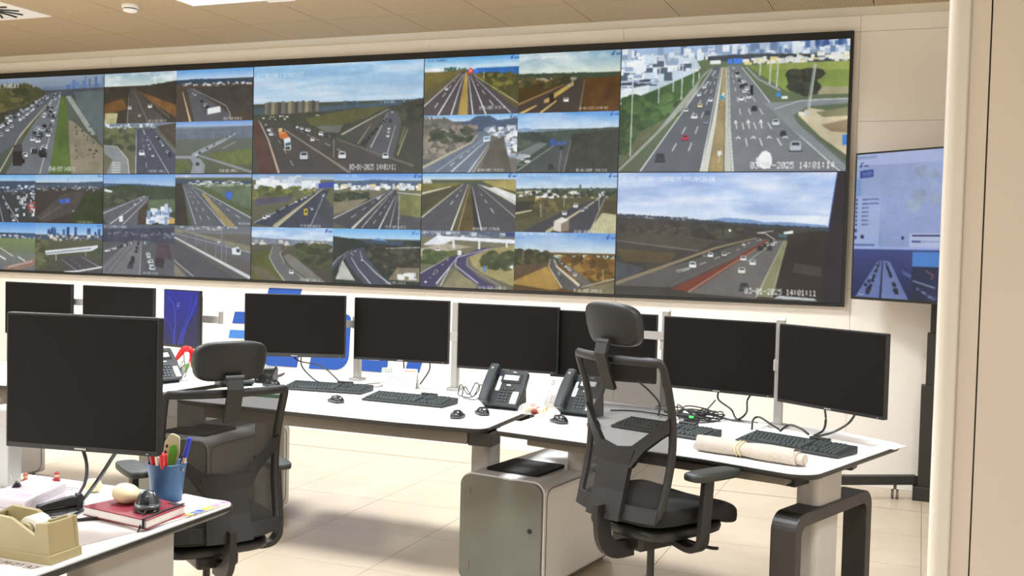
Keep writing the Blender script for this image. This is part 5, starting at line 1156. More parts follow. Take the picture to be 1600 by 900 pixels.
# J: lower right large picture
p = F('J', (68, 60, 1455, 860), 28)
p.g('9cbcf0', 'dfeaf8', 60, 400).cl(390, .75, 'f4f8ff', 3, 4).cl(330, .5, '86a4dc', 3, 6).g('403c38', '38322e', 396, 860)
p.hill('7d9cc8', [(600, 370), (760, 345), (900, 355), (1000, 372), (1100, 368), (1360, 385)], 3, .05, 420).hill('3f4850', [(68, 328), (400, 345), (800, 375), (1000, 385), (1380, 400)], 8, .2, 440).sc('5a6470 8a9098 3a4048 b0b4b8', (90, 352, 520, 376), 40, 18, 8).hill('3f3c36', [(68, 350), (500, 370), (900, 400), (1380, 420)], 10, .3)
p.bush('45423a 38362f 504c40', (90, 405, 860, 470), 70, 24).p('4c463c', [(70, 450), (500, 460), (700, 500), (600, 560), (70, 500)], .3).l('77716a', [(70, 505), (300, 530), (600, 560)], 6, 8).l('5c564c', [(510, 465), (620, 490), (760, 500)], 5).p('54482f', [(70, 560), (460, 580), (420, 640), (120, 640)], .35).p('4c4e52', [(68, 640), (260, 680), (180, 740), (68, 770)], .3)
p.p('332d29', [(1140, 440), (1365, 420), (1345, 860), (1060, 840)], .3).p('44423f', [(1180, 620), (1340, 640), (1340, 700), (1170, 680)], .2)
p.p('5c5a58', [(960, 470), (1040, 480), (830, 600), (440, 800), (68, 800), (68, 780), (560, 620)], .1).p('6b6a66', [(1030, 485), (1130, 480), (1110, 560), (960, 850), (540, 830), (800, 640)], .1).l('8f8266', [(950, 470), (700, 540), (500, 620), (75, 785)], 8, 22).p('7a3e30', [(1010, 480), (1025, 490), (640, 770), (560, 822), (430, 810), (760, 640)], .12).l('c0a890', [(1020, 492), (760, 670), (540, 826)], 3, 7).l('6a6460', [(1000, 482), (700, 650), (430, 790)], 3, 6)
p.p('8a8a68', [(1115, 485), (1132, 485), (1060, 840), (965, 835)], .15).l('b8b49c', [(1110, 490), (960, 840)], 3, 10).l('a8a48c', [(1132, 490), (1050, 840)], 3, 8).p('c0c8c8', [(1095, 825), (1300, 835), (1320, 850), (1060, 845)], .1).l('c4c4c0', [(1060, 480), (1000, 440), (950, 440), (1050, 425)], 6, 5).l('d8dcdc', [(1060, 490), (900, 620)], 2, 3)
p.dash('c8c8c4', (900, 520), (440, 720), 7, 3, 6).cars((985, 480), (640, 610), 8, 12, 36, 'b8bcc0 9a9c9c e0e4e6 50504e').cars((1040, 495), (960, 560), 6, 16, 32, '2c2c30 c8ccd0 1c1c20').cars((1070, 490), (1010, 570), 5, 16, 36, '34363a d8dcdc')
for x, y, z, c in ((565, 668, 44, 'f0f4f4'), (875, 615, 36, 'd8d8d0'), (932, 640, 38, 'dfe2e0'), (868, 695, 44, 'e0dcd0'), (885, 800, 56, '4a4a48'), (758, 590, 30, 'c0c0b8'), (640, 600, 30, '7c7c74')): p.car(x, y, z, c)
p.l('e8ecec', [(460, 690), (540, 670)], 4).l('e0e4e4', [(470, 700), (550, 676)], 3).p('e8f0f0', [(1110, 430), (1165, 420), (1165, 440), (1110, 445)]).p('4a6a70', [(1080, 440), (1130, 445), (1130, 465), (1080, 465)]).p('f4f4f0', [(780, 420), (795, 420), (795, 434), (780, 434)])
p.p('2e2a30', [(1410, 60), (1455, 60), (1455, 860), (1345, 860), (1365, 430)], .15).l('3a4c90', [(1408, 60), (1365, 430)], 6, 6)
p.t('V 30 2+200  LOCAL M PALANCA-DE', 105, 88, 30, 'f0f4fa', wx=.78, alpha=.85).t('03-01-2025 14:01:11', 890, 784, 36, 'fcfcfc', wx=.95 * .78)

# ------------------------------------------------------------------ video wall: one display per module
FR = mat('display_housing', '0e0e10', 0.5)
def module(c, r, cells, label):
    x0 = c * MW; z0 = ZM + (r - 1) * MH
    t = thing('traffic_display', label, 'display', (x0 + MW / 2, 0, z0), 0, 'displays of the video wall')
    obj('housing', MB().box((0, -0.024, MH / 2), (MW - 0.002, 0.048, MH - 0.002)), FR, t)
    b = 0.0035
    if len(cells) == 1:
        o = screen_obj('camera_picture', feeds[cells[0]].out(), -MW/2 + b, b, MW/2 - b, MH - b, t, -0.049)
        return
    for k, key in enumerate(cells):
        cx = k % 2; cy = k // 2
        screen_obj('camera_picture', feeds[key].out(), -MW/2 + b + cx * (MW/2 - b), MH/2 - cy * (MH/2 - b), -MW/2 + b + (cx + 1) * (MW/2 - b), MH - b - cy * (MH/2 - b), t, -0.049)
module(-1, 1, ['A'], 'upper left display of the video wall showing a dense traffic jam beside grass')
module(-1, 0, ['C1', 'C2', 'C3', 'C4'], 'lower left display of the video wall with the city skyline and white footbridge')
module(0, 1, ['B1', 'B2', 'B3', 'B4'], 'upper display with four views right of the traffic jam picture')
module(0, 0, ['D1', 'D2', 'D3', 'D4'], 'lower display with four grey motorways above the small blue screen')
module(1, 1, ['E'], 'upper middle display with one large view of an orange truck and apartment blocks')
module(1, 0, ['F1', 'F2', 'F3', 'F4'], 'lower middle display with a yellow truck and three other road views')
module(2, 1, ['G1', 'G2', 'G3', 'G4'], 'upper display with four views, one with a red sign by the sea')
module(2, 0, ['H1', 'H2', 'H3', 'H4'], 'lower display with four views, one with a white bridge and purple road')
module(3, 1, ['I'], 'upper right display with one large bright view of a wide motorway')
module(3, 0, ['J'], 'lower right display with one large view of a red central strip under clouds')
fr = MB(); xa, xb = -MW, 4 * MW; za, zb = ZM - MH, ZM + MH
fr.box(((xa + xb)/2, -0.026, zb + 0.0235), (xb - xa + 0.036, 0.052, 0.047))
fr.box(((xa + xb)/2, -0.026, za - 0.010), (xb - xa + 0.036, 0.052, 0.020))
fr.box((xa - 0.009, -0.026, ZM), (0.018, 0.052, 2 * MH)); fr.box((xb + 0.009, -0.026, ZM), (0.018, 0.052, 2 * MH))
tag(obj('video_wall_frame', fr, M['bezel']), 'black frame around the whole video wall', 'frame')
# ------------------------------------------------------------------ small blue screen and the big angled screen
p = Pic(120, 140, (175, 100, 440, 550), 40)
p.g('1620a8', '1a1c90', 100, 330).g('1a1c90', '2a1f5c', 325, 550)
p.p('2c2450', [(380, 330), (440, 250), (440, 550), (300, 550)], .2, .7)
for a, w, c in (([(205, 160), (245, 210), (262, 330), (255, 550)], 8, '3c58e0'), ([(175, 320), (215, 380), (240, 460), (240, 550)], 5, '3450d0'), ([(370, 100), (385, 180), (350, 330), (290, 550)], 6, '3048d8'), ([(430, 150), (390, 280), (340, 420), (310, 550)], 12, '2c4ce0'), ([(250, 420), (262, 550)], 10, '2448d8'), ([(320, 400), (290, 550)], 8, '2a50e0')):
    p.l(c, [tuple(q[:2]) for q in curve([(x, y, 0) for x, y in a], 8)], w, w * 1.6, .75)
p.t('14', 276, 196, 18, 'b8c4ff', wx=.9, sp=7).t('01', 276, 217, 18, 'b8c4ff', wx=.9, sp=7).t('03-01', 276, 246, 7, '8c98f0', wx=.8)
blue = p.out()
M0t = mons['M1']
t = thing('tablet_screen', 'small upright blue lock screen between the emblem monitor and the left monitors', 'screen', (2.581, -2.179, 1.043 - 0.1725), -8.2)
obj('casing', MB().prism(rpoly(rect(0.30, 0.345, 0, 0.1725), 0.004, 3), -0.022, 0.0, XZ), M['bezel'], t, bevel=0.002)
screen_obj('lit_picture', blue, -0.142, 0.018, 0.138, 0.339, t, -0.0012, 0.9)
obj('rear_housing', MB().box((0, 0.034, 0.17), (0.18, 0.022, 0.2)), M['black'], t, bevel=0.01)
t = bpy.data.objects.get('monitor_pole.004')
Mi = (Matrix.Translation(t.location) @ RZ(0)).inverted()
obj('arm', MB().box((0.0, -0.065, 0.30), (0.05, 0.09, 0.05)), M['greymetal'], t, bevel=0.004)
obj('bracket', MB().box((0.085, -0.03, 0.30), (0.19, 0.03, 0.045)), M['greymetal'], t, bevel=0.004)
obj('bracket', MB().box((0.185, -0.03, 0.312), (0.016, 0.03, 0.075)), M['silver'], t, bevel=0.004)

p = Pic(330, 190, (92, 100, 1237, 825), 41)
p.g('a4b2de', '9cabdc', 100, 575).p('b4c2ea', [(92, 100), (1237, 100), (1237, 160), (92, 160)]).p('93a4cc', [(92, 112), (200, 110), (200, 124), (92, 124)])
p.a[int(60 * p.sy):int(475 * p.sy)] *= (0.92 + 0.16 * p.n1[int(60 * p.sy):int(475 * p.sy), :, None])
for k in range(70):
    x = 240 + 990 * p.r.rand(); y = 170 + 390 * p.r.rand(); a = p.r.rand() * 6.3; L = 40 + 90 * p.r.rand()
    p.l('8f9cb8' if k % 3 else '9fb0a0', [(x, y), (x + L * math.cos(a), y + L * .6 * math.sin(a)), (x + 1.6 * L * math.cos(a + .4), y + L * math.sin(a + .4))], 2, 2, .5)
p.bush('9eaecc a2b2cc 9caccc', (360, 180, 1200, 420), 24, 30)
p.p('7fa6d8', [(92, 220), (118, 230), (126, 300), (92, 330)]).p('7fa6d8', [(150, 520), (235, 505), (240, 575), (92, 575)])
p.p('b0beea', [(92, 315), (228, 315), (228, 575), (92, 575)], 0, .75).logo(118, 144, 22, '2c4488').p('2f4c98', [(112, 184), (186, 180), (186, 218), (112, 222)]).l('8ca0d8', [(125, 198), (178, 196)], 5).l('8ca0d8', [(130, 208), (175, 206)], 4)
for k in range(7): p.p('1e2c60', [(96, 326 + k * 21), (105, 326 + k * 21), (105, 336 + k * 21), (96, 336 + k * 21)]).l('56659c', [(130, 331 + k * 21), (130 + (90 if k < 2 else 36), 330 + k * 21)], 6)
for x, y in ((98, 487), (98, 522)): p.p('2c4c90', [(x + 10 * math.cos(q * .785), y + 10 * math.sin(q * .785)) for q in range(8)])
p.p('18224c', [(128, 510), (145, 510), (145, 528), (128, 528)]).p('1e2850', [(346, 515), (358, 515), (358, 532), (346, 532)])
p.p('bcc8ec', [(385, 500), (760, 500), (760, 572), (385, 572)]).l('222c58', [(398, 512), (540, 512)], 9).l('8090c0', [(398, 540), (560, 540)], 4).l('2a3a80', [(398, 540), (440, 540)], 8).l('4c5c98', [(92, 560), (205, 560)], 7)
p.g('a8bcf0', 'a0b4ec', 568, 582).g('3c4c88', '1c2450', 582, 825)
p.p('6a7cb4', [(225, 640), (250, 636), (245, 825), (110, 825)], .15).p('7486bc', [(255, 636), (290, 640), (392, 825), (252, 825)], .15).l('1c244c', [(252, 640), (246, 825)], 5, 12)
p.cars((235, 650), (170, 820), 22, 8, 22, '0e1430 141c3c 1a2248').cars((270, 650), (340, 820), 24, 8, 22, '0e1430 141c3c 1a2248').cars((225, 660), (140, 820), 12, 8, 20, '0e1430 a8b8e8').p('55659c', [(350, 680), (400, 700), (400, 720), (360, 700)])
p.p('4f8ad8', [(405, 590), (760, 590), (760, 660), (405, 660)]).p('262e50', [(405, 660), (760, 660), (760, 825), (405, 825)], .3).l('a8606c', [(470, 680), (510, 700), (500, 720)], 5).l('8090b0', [(410, 730), (520, 760)], 8).cars((430, 770), (520, 820), 10, 12, 18, '8090c0 5060a0')
TW, TH = 1.66, 0.93
t = thing('wall_display', 'large angled screen at the right showing a map above a traffic picture', 'display', (6.25, -0.206, 1.708 - TH/2), -37.3)
obj('casing', MB().prism(rpoly(rect(TW, TH, TW/2, TH/2), 0.006, 3), -0.05, 0, XZ @ T(0, 0, 0.0)), M['bezel'], t, bevel=0.004)
screen_obj('lit_picture', p.out(), 0.013, 0.018, TW - 0.013, TH - 0.012, t, -0.0012, 0.85)
obj('rear_box', MB().box((TW/2, 0.08, TH/2), (0.9, 0.07, 0.5)), M['black'], t, bevel=0.01)
t = thing('display_stand', 'black column stand with a long foot below the angled map screen', 'stand', (6.755, -0.20, 0), 0)
obj('lower_column', MB().box((0, 0, 0.40), (0.125, 0.11, 0.64)), M['dark'], t, bevel=0.004)
obj('middle_column', MB().box((0.012, 0, 0.88), (0.10, 0.09, 0.34)), M['dark'], t, bevel=0.004)
obj('upper_column', MB().box((0.02, 0, 1.30), (0.085, 0.07, 0.54)), M['dark'], t, bevel=0.004)
a = Vector((-0.07, -0.01, 0.12)); b = Vector((-0.75, -0.38, 0.12))
obj('foot_bar', MB().sweep([a, b], [(-.03, -.028), (.03, -.028), (.03, .028), (-.03, .028)]), M['armpad'], t, bevel=0.005)
for q in (0.18, 0.92):
    pnt = a + (b - a) * q
    cm_ = MB().cyl((pnt.x, pnt.y, 0.06), (pnt.x, pnt.y, 0.095), 0.010, 8)
    for sg in (-1, 1): cm_.cyl((pnt.x + sg * 0.006, pnt.y, 0.03), (pnt.x + sg * 0.022, pnt.y, 0.03), 0.03, 14)
    obj('caster', cm_, M['tray'], t)
obj('base_plate', MB().box((0.06, 0.0, 0.045), (0.30, 0.16, 0.09)), M['dark'], t, bevel=0.004)
d = Vector((math.cos(R3(-37.3)), math.sin(R3(-37.3)), 0)); nb = Vector((-d.y, d.x, 0))
e = Vector((6.25, -0.206, 0)) + d * 0.62 + nb * 0.05 - Vector((6.755, -0.20, 0))
obj('mount_arm', MB().sweep([Vector((0.02, 0, 1.5)), Vector((e.x, e.y, 1.5))], [(-.03, -.04), (.03, -.04), (.03, .04), (-.03, .04)]), M['dark'], t)

# ------------------------------------------------------------------ cables
def cable(label, pts, r=0.004, m='black', sm=6):
    o = obj('cable', MB().tube(pts, r, 6, smooth=sm), M[m]); tag(o, label, 'cable', 'cables on the desks'); return o
cable('black cable looping down from the emblem monitor to the first keyboard', [(3.49, -2.29, 0.90), (3.48, -2.27, 0.83), (3.52, -2.24, 0.77), (3.62, -2.30, 0.75), (3.77, -2.38, 0.765)])
cable('second black cable from the emblem monitor, bowing right', [(3.44, -2.31, 0.90), (3.48, -2.30, 0.86), (3.64, -2.33, 0.845), (3.74, -2.36, 0.80), (3.80, -2.385, 0.765)])
cable('black cable hanging behind the top left of the 2025 calendar', [(4.02, -2.09, 0.89), (4.02, -2.08, 0.82), (4.03, -2.10, 0.745)])
cable('black cable hanging behind the top right of the 2025 calendar', [(4.18, -2.09, 0.89), (4.17, -2.07, 0.83), (4.12, -2.08, 0.75)])
cable('thin grey cable loops between the first keyboard and the calendar', [(3.86, -2.36, 0.752), (3.92, -2.25, 0.76), (4.0, -2.22, 0.765), (3.97, -2.30, 0.75), (3.88, -2.30, 0.748)], 0.003, 'tray')
for k, (x, y, lab) in enumerate(((4.45, -2.30, 'left tangled cable loop left of the unobstructed desk phone'), (4.50, -2.36, 'right tangled cable loop left of the unobstructed desk phone'))):
    cable(lab, [(x, y, 0.745), (x + 0.02, y - .01, 0.80), (x + 0.06, y, 0.75), (x + 0.09, y + .02, 0.81), (x + 0.13, y - .02, 0.79), (x + 0.10, y - .05, 0.745), (x + 0.03, y - .06, 0.75)], 0.0028)
cable('black cable from the monitor right of the chair, left of its pair', [(5.80, -2.30, 0.87), (5.795, -2.28, 0.82), (5.86, -2.30, 0.78), (5.90, -2.36, 0.745), (6.0, -2.42, 0.745)], 0.0045)
cable('black cable from the monitor right of the chair, right of its pair', [(5.96, -2.33, 0.87), (5.935, -2.31, 0.83), (5.935, -2.33, 0.775), (5.90, -2.38, 0.746), (5.83, -2.40, 0.746)], 0.0045)
cable('black loop of cable behind the left end of the last keyboard', [(6.02, -2.72, 0.765), (6.0, -2.55, 0.78), (6.02, -2.50, 0.785), (6.08, -2.58, 0.77), (6.13, -2.70, 0.77)], 0.0045)
cable('black cable arching into the card reader of the last keyboard', [(6.14, -2.74, 0.77), (6.17, -2.68, 0.79), (6.22, -2.72, 0.785), (6.26, -2.79, 0.775)], 0.005)
cable('black cable straight down from the rightmost monitor', [(6.31, -2.66, 0.87), (6.315, -2.64, 0.82), (6.31, -2.68, 0.78), (6.28, -2.76, 0.765)], 0.005)
cable('black cable curving from the right side of the rightmost monitor', [(6.44, -2.72, 0.87), (6.41, -2.70, 0.82), (6.35, -2.72, 0.78), (6.29, -2.77, 0.765)], 0.005)
rnd = random.Random(9)
tg = thing('cable_tangle', 'tangle of thin black cables beside the green light on the right desk', 'cables', (5.71, -2.46, ZD))
cx, cy = 5.71, -2.46
for k in range(11):
    a = rnd.uniform(0, 6.28); pts = []
    for q in range(6):
        a += rnd.uniform(0.6, 1.5); rr = rnd.uniform(0.03, 0.13)
        pts.append((rr * math.cos(a) * 1.3, rr * math.sin(a) * 0.8, 0.006 + rnd.random() * (0.055 if q not in (0, 5) else 0.0)))
    obj('cable', MB().tube(pts, 0.003, 5, smooth=5), M['black'], tg)
cable('black cable running from the tangle to the right', [(5.70, -2.42, 0.775), (5.80, -2.43, 0.765), (5.90, -2.45, 0.752), (5.98, -2.47, 0.746)], 0.0045)
cable('black cable end sticking up from the tangle', [(5.72, -2.46, 0.75), (5.76, -2.42, 0.78), (5.80, -2.38, 0.83)], 0.0035)
cable('black cable behind the right chair mesh, falling from the half hidden monitor', [(5.38, -2.20, 0.87), (5.45, -2.24, 0.83), (5.53, -2.36, 0.79), (5.56, -2.5, 0.755)], 0.0045)
cable('black cable lying behind the second phone', [(5.30, -2.40, 0.745), (5.40, -2.36, 0.745), (5.52, -2.42, 0.75), (5.60, -2.46, 0.75)], 0.004)
t = thing('cable_hub', 'small cable hub with a glowing green light among the tangled cables', 'hub', (5.72, -2.52, ZD))
obj('hub_body', MB().box((0, 0, 0.012), (0.07, 0.035, 0.024)), M['black'], t, bevel=0.004)
gl = bpy.data.materials.new('green_led'); gl.use_nodes = True; _q = gl.node_tree.nodes['Principled BSDF']; _q.inputs['Base Color'].default_value = (0.02, .4, .05, 1); _q.inputs['Emission Color'].default_value = (0.08, 1, 0.15, 1); _q.inputs['Emission Strength'].default_value = 1.2
obj('green_light', MB().ball((0, -0.012, 0.027), (0.012, 0.010, 0.008), 10), gl, t, smooth=True)

# ------------------------------------------------------------------ things on the front desk
BEIGE = mat('beige_plastic', 'a3956c', 0.45, noise=0.02, nscale=10)
t = thing('tape_dispenser', 'beige desk tape dispenser in the bottom left corner', 'tape dispenser', (4.796, -5.365, ZD), 2)
prof = [(-0.27, 0.004), (0.0, 0.004), (-0.010, 0.098), (-0.046, 0.094), (-0.052, 0.064), (-0.125, 0.099), (-0.20, 0.103), (-0.262, 0.075)]
for y0, nm in ((0.0, 'front_wall'), (0.083, 'rear_wall')):
    obj(nm, MB().prism(prof, -y0 - 0.012, -y0, XZ), BEIGE, t, bevel=0.002)
obj('base', MB().prism([(-0.272, 0.0), (0.004, 0.0), (0.002, 0.022), (-0.27, 0.022)], -0.098, 0.003, XZ), BEIGE, t, bevel=0.002)
obj('cutter_block', MB().prism([(-0.0005, 0.01), (-0.012, 0.096), (-0.044, 0.092), (-0.052, 0.06), (-0.075, 0.03), (-0.10, 0.01)], -0.084, -0.011, XZ), BEIGE, t, bevel=0.002)
obj('tear_slot', MB().box((-0.028, 0.05, 0.0955), (0.010, 0.05, 0.006)), mat('slot', '8d8160', 0.5), t)
obj('rear_block', MB().prism([(-0.27, 0.01), (-0.215, 0.01), (-0.215, 0.09), (-0.258, 0.072)], -0.084, -0.011, XZ), BEIGE, t, bevel=0.002)
rl = obj('tape_roll', MB().cyl((-0.090, 0.024, 0.068), (-0.090, 0.070, 0.068), 0.032, 28), mat('tape_white', 'e8e4dc', 0.35), t, bevel=0.003)
obj('roll_core', MB().cyl((-0.090, 0.013, 0.068), (-0.090, 0.082, 0.068), 0.018, 20), BEIGE, rl)

def quadblock(mb, P, z0, z1): return mb.prism([tuple(q) for q in P], z0, z1)
t = thing('paper_pad', 'thick stack of white note papers with pink print at the left edge', 'paper stack', (4.34, -4.98, ZD), 0)
pad = [(-0.10, -0.085), (0.06, -0.085), (-0.02, 0.115), (-0.17, 0.10)]
pad = [(-0.075, -0.10), (0.075, -0.10), (0.0, 0.125), (-0.125, 0.10)]
for k in range(5):
    dx = 0.003 * math.sin(k * 2.1)
    obj('sheet_block', MB().prism([(x + dx, y - dx) for x, y in pad], k * 0.0095, k * 0.0095 + 0.009), M['padpaper'], t, bevel=0.0006)
PINK = mat('pink_print', 'cf98a8', 0.8)
obj('pink_print', MB().prism([(-0.055, -0.088), (0.06, -0.088), (0.035, -0.035), (-0.068, -0.035)], 0.0468, 0.0472), PINK, t)
for k in range(4):
    o = obj('print_line', MB().box((-0.03, 0.0 + k * 0.022, 0.0472), (0.10, 0.004, 0.0004)), mat('pale_print', 'b5a7ab', 0.8), t)
t = thing('stapler', 'black stapler lying between the note papers and the red book', 'stapler', (4.447, -4.985, ZD), 58)
t.scale = (0.74, 0.85, 0.9)
obj('stapler_base', MB().box((0, 0, 0.006), (0.15, 0.034, 0.012)), M['black'], t, bevel=0.004)
obj('stapler_arm', MB().prism([(-0.085, 0.012), (0.075, 0.014), (0.075, 0.044), (0.04, 0.046), (-0.05, 0.034), (-0.085, 0.026)], -0.016, 0.016, XZ), M['black'], t, bevel=0.005)
obj('stapler_head', MB().box((0.066, 0, 0.028), (0.022, 0.040, 0.046)), M['black'], t, bevel=0.003)
cable('black cable hanging from the left of the big front monitor to the desk', [(4.552, -5.02, 0.945), (4.553, -5.0, 0.89), (4.50, -4.95, 0.82), (4.40, -4.88, 0.75)], 0.005)
cable('black cable hanging from the middle of the big front monitor to the desk', [(4.665, -5.0, 0.945), (4.61, -4.97, 0.90), (4.53, -4.93, 0.83), (4.42, -4.87, 0.75), (4.39, -4.86, 0.744)], 0.006)
cable('black looped cable lying on the front desk between stapler and red book', [(4.40, -4.87, 0.745), (4.47, -4.93, 0.750), (4.48, -5.0, 0.746), (4.47, -5.05, 0.746), (4.49, -5.075, 0.746), (4.52, -5.02, 0.746), (4.50, -4.94, 0.748)], 0.004)

# sheets under everything
t = obj('paper_sheet', MB().box((0, 0, 0.0008), (0.23, 0.30, 0.0012)), M['sheet']); t.location = (4.645, -5.115, ZD); t.rotation_euler = (0, 0, R3(-12)); tag(t, 'loose white sheet in front of the red book', 'paper')
t2 = obj('paper_sheet', MB().box((0, 0, 0.0004), (0.24, 0.20, 0.0007)), M['sheet']); t2.location = (4.68, -5.48, ZD); t2.rotation_euler = (0, 0, R3(0)); tag(t2, 'white sheet with bold black writing under the tape dispenser', 'paper')
lettering('paper_print', 'T-01 M-03 A7', 0.030, M['black'], t2, T(0.02, 0.082, 0.0009))
t = obj('pen', MB().tube([(0, 0, 0.0055), (0.11, 0.0, 0.0055), (0.125, 0, 0.0055)], 0.0045, 8, radii=[1, 1, .4]), M['black']); t.location = (4.545, -5.075, ZD + 0.001); t.rotation_euler = (0, 0, R3(48)); tag(t, 'black pen lying on the loose white sheet', 'pen')

# papers with index tabs under the book
t = thing('tabbed_papers', 'thin stack of papers with coloured index tabs under the red book', 'paper stack', (4.70, -4.86, ZD))
fo = [(-0.155, -0.115), (0.085, -0.185), (0.112, 0.15), (-0.07, 0.18)]
obj('paper_block', MB().prism(fo, 0.0016, 0.007), M['paper'], t, bevel=0.0005)
obj('red_edge', MB().prism([(0.066, -0.178), (0.084, -0.184), (0.098, -0.02), (0.092, -0.02)], 0.007, 0.0078), mat('red_paper', 'c02c3c', 0.6), t)
tabs = ['e8b84a', '6a86d8', '3a62c8', 'f0d848', 'ead24a', 'd88ad8', 'e49ae0', 'c884d0']
for k, c in enumerate(tabs):
    y = -0.02 + k * 0.0225
    obj('index_tab', MB().prism([(0.086 + .0006 * k, y), (0.108, y + .004), (0.1085, y + 0.018), (0.088, y + 0.016)], 0.0071, 0.0085), mat('tab', c, 0.6), t)
# red book
t = thing('red_book', 'red hardback notebook with white pages, a stone and a mouse on top', 'book', (4.68, -4.93, ZD + 0.007), 0)
bk = [(-0.135, -0.075), (0.12, -0.115), (0.105, 0.06), (-0.10, 0.105)]
RB = mat('book_red', '7c1a2b', 0.5, noise=0.04, nscale=30)
obj('back_cover', MB().prism(bk, 0, 0.0025), RB, t)
c0 = (sum(x for x, y in bk)/4, sum(y for x, y in bk)/4)
obj('pages', MB().prism([(c0[0] + (x - c0[0]) * .975, c0[1] + (y - c0[1]) * .965) for x, y in bk], 0.0025, 0.0225), M['paper'], t)
obj('front_cover', MB().prism(bk, 0.0225, 0.0255), RB, t, bevel=0.001)
obj('elastic_band', MB().sweep([Vector((0.095, 0.065, 0.028)), Vector((0.098, -0.02, 0.0275)), Vector((0.108, -0.1145, 0.027)), Vector((0.1085, -0.1155, 0.0))], [(-.004, -.0008), (.004, -.0008), (.004, .0008), (-.004, .0008)], False, (0, 0.3, 1)), M['blackm'], t)
obj('ribbon', MB().box((0.062, 0.068, 0.0265), (0.05, 0.012, 0.0015), RZ(-15)), M['mouseg'], t)
STN = mat('stone_cream', 'd8c7a2', 0.6, noise=0.05, nscale=25)
t = obj('stone', superell(MB(), (0, 0, 0.026), (0.046, 0.036, 0.027), 1.0, 1.0, 28, lambda q: Vector((q.x, q.y, q.z * (1 + 2.0 * -q.x)))), STN, smooth=True); t.location = (4.625, -4.925, ZD + 0.0325); t.rotation_euler = (0, 0, R3(-20)); tag(t, 'smooth cream stone on top of the red book', 'stone')
t = obj('stone', superell(MB(), (0, 0, 0.020), (0.030, 0.024, 0.021), 1.0, 1.0, 24), STN, smooth=True); t.location = (4.355, -4.765, ZD); tag(t, 'pale round stone behind the hanging monitor cables', 'stone')
c = copy_thing(ms, (4.725, -4.955, ZD + 0.0325), -140, 'shiny black mouse on top of the red book'); c.scale = (1.12, 0.95, 1.4)
o = obj('mouse_cord', MB().tube([(0.0, 0.053, 0.008), (0.01, 0.075, 0.0), (0.015, 0.098, -0.014), (0.02, 0.12, -0.022)], 0.002, 6, smooth=4), M['black'], c)
# pen cup
CUP = mat('cup_blue', '2f5b88', 0.42)
t = thing('pen_cup', 'blue bucket shaped pen cup with pens on the front desk', 'cup', (4.634, -4.768, ZD + 0.0075))
n = 36; mb = MB()
mb.lathe([(0.002, 0.0), (0.046, 0.0), (0.0475, 0.03), (0.0485, 0.032), (0.0525, 0.072), (0.0535, 0.074), (0.0585, 0.112), (0.0605, 0.115), (0.0585, 0.118), (0.0565, 0.115), (0.044, 0.004), (0.002, 0.004)], n)
t.scale = (0.95, 0.95, 0.95)
obj('cup_wall', mb, CUP, t, smooth=True)
for sx in (-1, 1): obj('handle_lug', MB().cyl((sx * 0.053, 0, 0.10), (sx * 0.062, 0, 0.10), 0.005, 8), M['silver'], t)
def pen(label, bx, by, tx, ty, L, r, col, cap=None, capcol=None, nm='pen'):
    base = Vector((4.634 + bx, -4.768 + by, ZD + 0.0125)); d = (Vector((tx, ty, 0.115)) - Vector((bx, by, 0.005))).normalized()
    q = Matrix.Translation(base) @ d.to_track_quat('Z', 'Y').to_matrix().to_4x4()
    t = thing(nm, label, nm.split('_')[-1], (0, 0, 0)); t.matrix_world = q
    obj('barrel', MB().lathe([(r * .3, 0), (r, 0.012), (r, L * 0.72), (r * .9, L * 0.72)], 10), mat('pen_plastic', col, 0.35), t, smooth=False)
    cm = mat('cap_plastic', capcol or col, 0.35)
    obj('cap', MB().lathe([(r * 1.15, L * 0.68), (r * 1.2, L * 0.70), (r * 1.1, L * 0.98), (r * .7, L), (r * .1, L)], 10), cm, t, smooth=False)
    obj('clip', MB().box((r * 1.5, 0, L * 0.85), (r * .5, r * .8, L * .26)), cm, t)
    return t
pen('red pen with white cap in front of the green cutter in the blue cup', -0.015, -0.012, -0.012, -0.045, 0.150, 0.0065, 'b81f22', capcol='c8282c')
pen('red and white marker at the right front of the blue cup', 0.0, -0.01, 0.022, -0.045, 0.155, 0.008, 'c62a2e', capcol='d8383a')
pen('white pen leaning beside the red marker in the blue cup', 0.0, -0.02, 0.008, -0.05, 0.140, 0.005, 'e8e4dc', capcol='e8e4dc')
pen('blue capped pen at the right rim of the blue cup', 0.02, 0.01, 0.050, 0.012, 0.19, 0.0065, 'c8b8a8', capcol='2438b8')
pen('dark thin pen at the left rim of the blue cup', -0.02, -0.01, -0.049, -0.012, 0.140, 0.005, '1c1a20', capcol='2c2c34')
pen('silver tipped black pen at the left rim of the blue cup', -0.025, 0.0, -0.046, 0.005, 0.132, 0.004, '202024', capcol='8a8a90')
pen('dark grey pen beside the blue capped pen', 0.01, 0.02, 0.045, 0.012, 0.140, 0.005, '3a4850', capcol='2c343c')
t = thing('paper_cutter', 'green and cream folding cutter standing in the blue cup', 'cutter', (4.634, -4.768, ZD + 0.0125))
t.location = (4.624, -4.774, ZD + 0.0125); t.rotation_euler = (R3(-2), R3(9), R3(28))
gp = MB().prism(rpoly([(-0.016, 0.01), (0.016, 0.01), (0.024, 0.14), (0.018, 0.185), (-0.010, 0.195), (-0.022, 0.165)], [.004, .004, .012, .012, .012, .008], 4), -0.005, 0.005, XZ)
obj('handle', gp, mat('cutter_cream', 'c9c29a', 0.5), t, bevel=0.001)
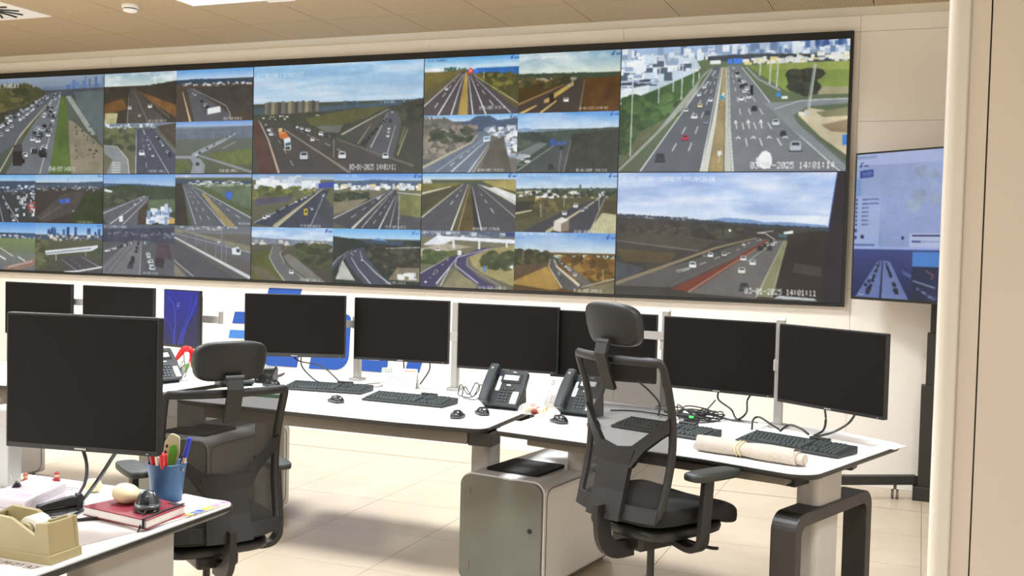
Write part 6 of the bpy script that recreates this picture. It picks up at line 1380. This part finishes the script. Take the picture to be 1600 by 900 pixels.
obj('green_inlay', MB().prism(rpoly([(-0.006, 0.06), (0.013, 0.06), (0.019, 0.14), (0.012, 0.165), (-0.004, 0.155)], 0.006, 4), 0.005, 0.007, XZ), mat('cutter_green', '4fa82c', 0.45), t)
for k in range(3): obj('slot', MB().box((-0.0155 + 0.001 * k, -0.0058, 0.118 + k * 0.018), (0.006, 0.002, 0.009)), M['blackm'], t)
# small figures and a clip
for x, y, lab, c1, c2 in ((4.122, -4.80, 'tiny red and tan figure at the back left of the front desk', 'a4503c', 'c8a878'), (4.193, -4.745, 'tiny red figure with a pale top at the back of the front desk', '9c2430', 'd8b890')):
    t = thing('figurine', lab, 'figurine', (x, y, ZD)); m1 = mat('figure_paint', c1, 0.5); m2 = mat('figure_skin', c2, 0.5)
    obj('body', superell(MB(), (0, 0, 0.013), (0.011, 0.010, 0.013), 0.8, 0.9, 14), m1, t, smooth=True)
    obj('head', MB().ball((0, 0, 0.031), (0.008, 0.008, 0.008), 12), m2, t, smooth=True)
    obj('hat', MB().lathe([(0.009, 0.034), (0.007, 0.038), (0.002, 0.043)], 12), m1, t)
    for s_ in (-1, 1): obj('arm', MB().tube([(s_ * 0.009, 0, 0.02), (s_ * 0.015, -0.003, 0.014)], 0.003, 6), m1, t)
t = thing('binder_clip', 'black binder clip with wire handles on the note papers at the left edge', 'clip', (4.262, -4.965, ZD + 0.0475), 40)
obj('clip_body', MB().prism([(-0.012, 0.0), (0.012, 0.0), (0.003, 0.014), (-0.003, 0.014)], -0.014, 0.014, XZ), M['black'], t, bevel=0.001)
for s_ in (-1, 1): obj('wire_handle', MB().tube([(s_ * 0.004, -0.008, 0.013), (s_ * 0.012, -0.006, 0.03), (s_ * 0.013, 0.0, 0.034), (s_ * 0.012, 0.006, 0.03), (s_ * 0.004, 0.008, 0.013)], 0.0012, 5, smooth=3), M['chrome'], t)
cable('dark cable hanging under the front desk edge', [(4.60, -5.36, 0.712), (4.60, -5.36, 0.66), (4.605, -5.35, 0.58), (4.58, -5.33, 0.45)], 0.006)
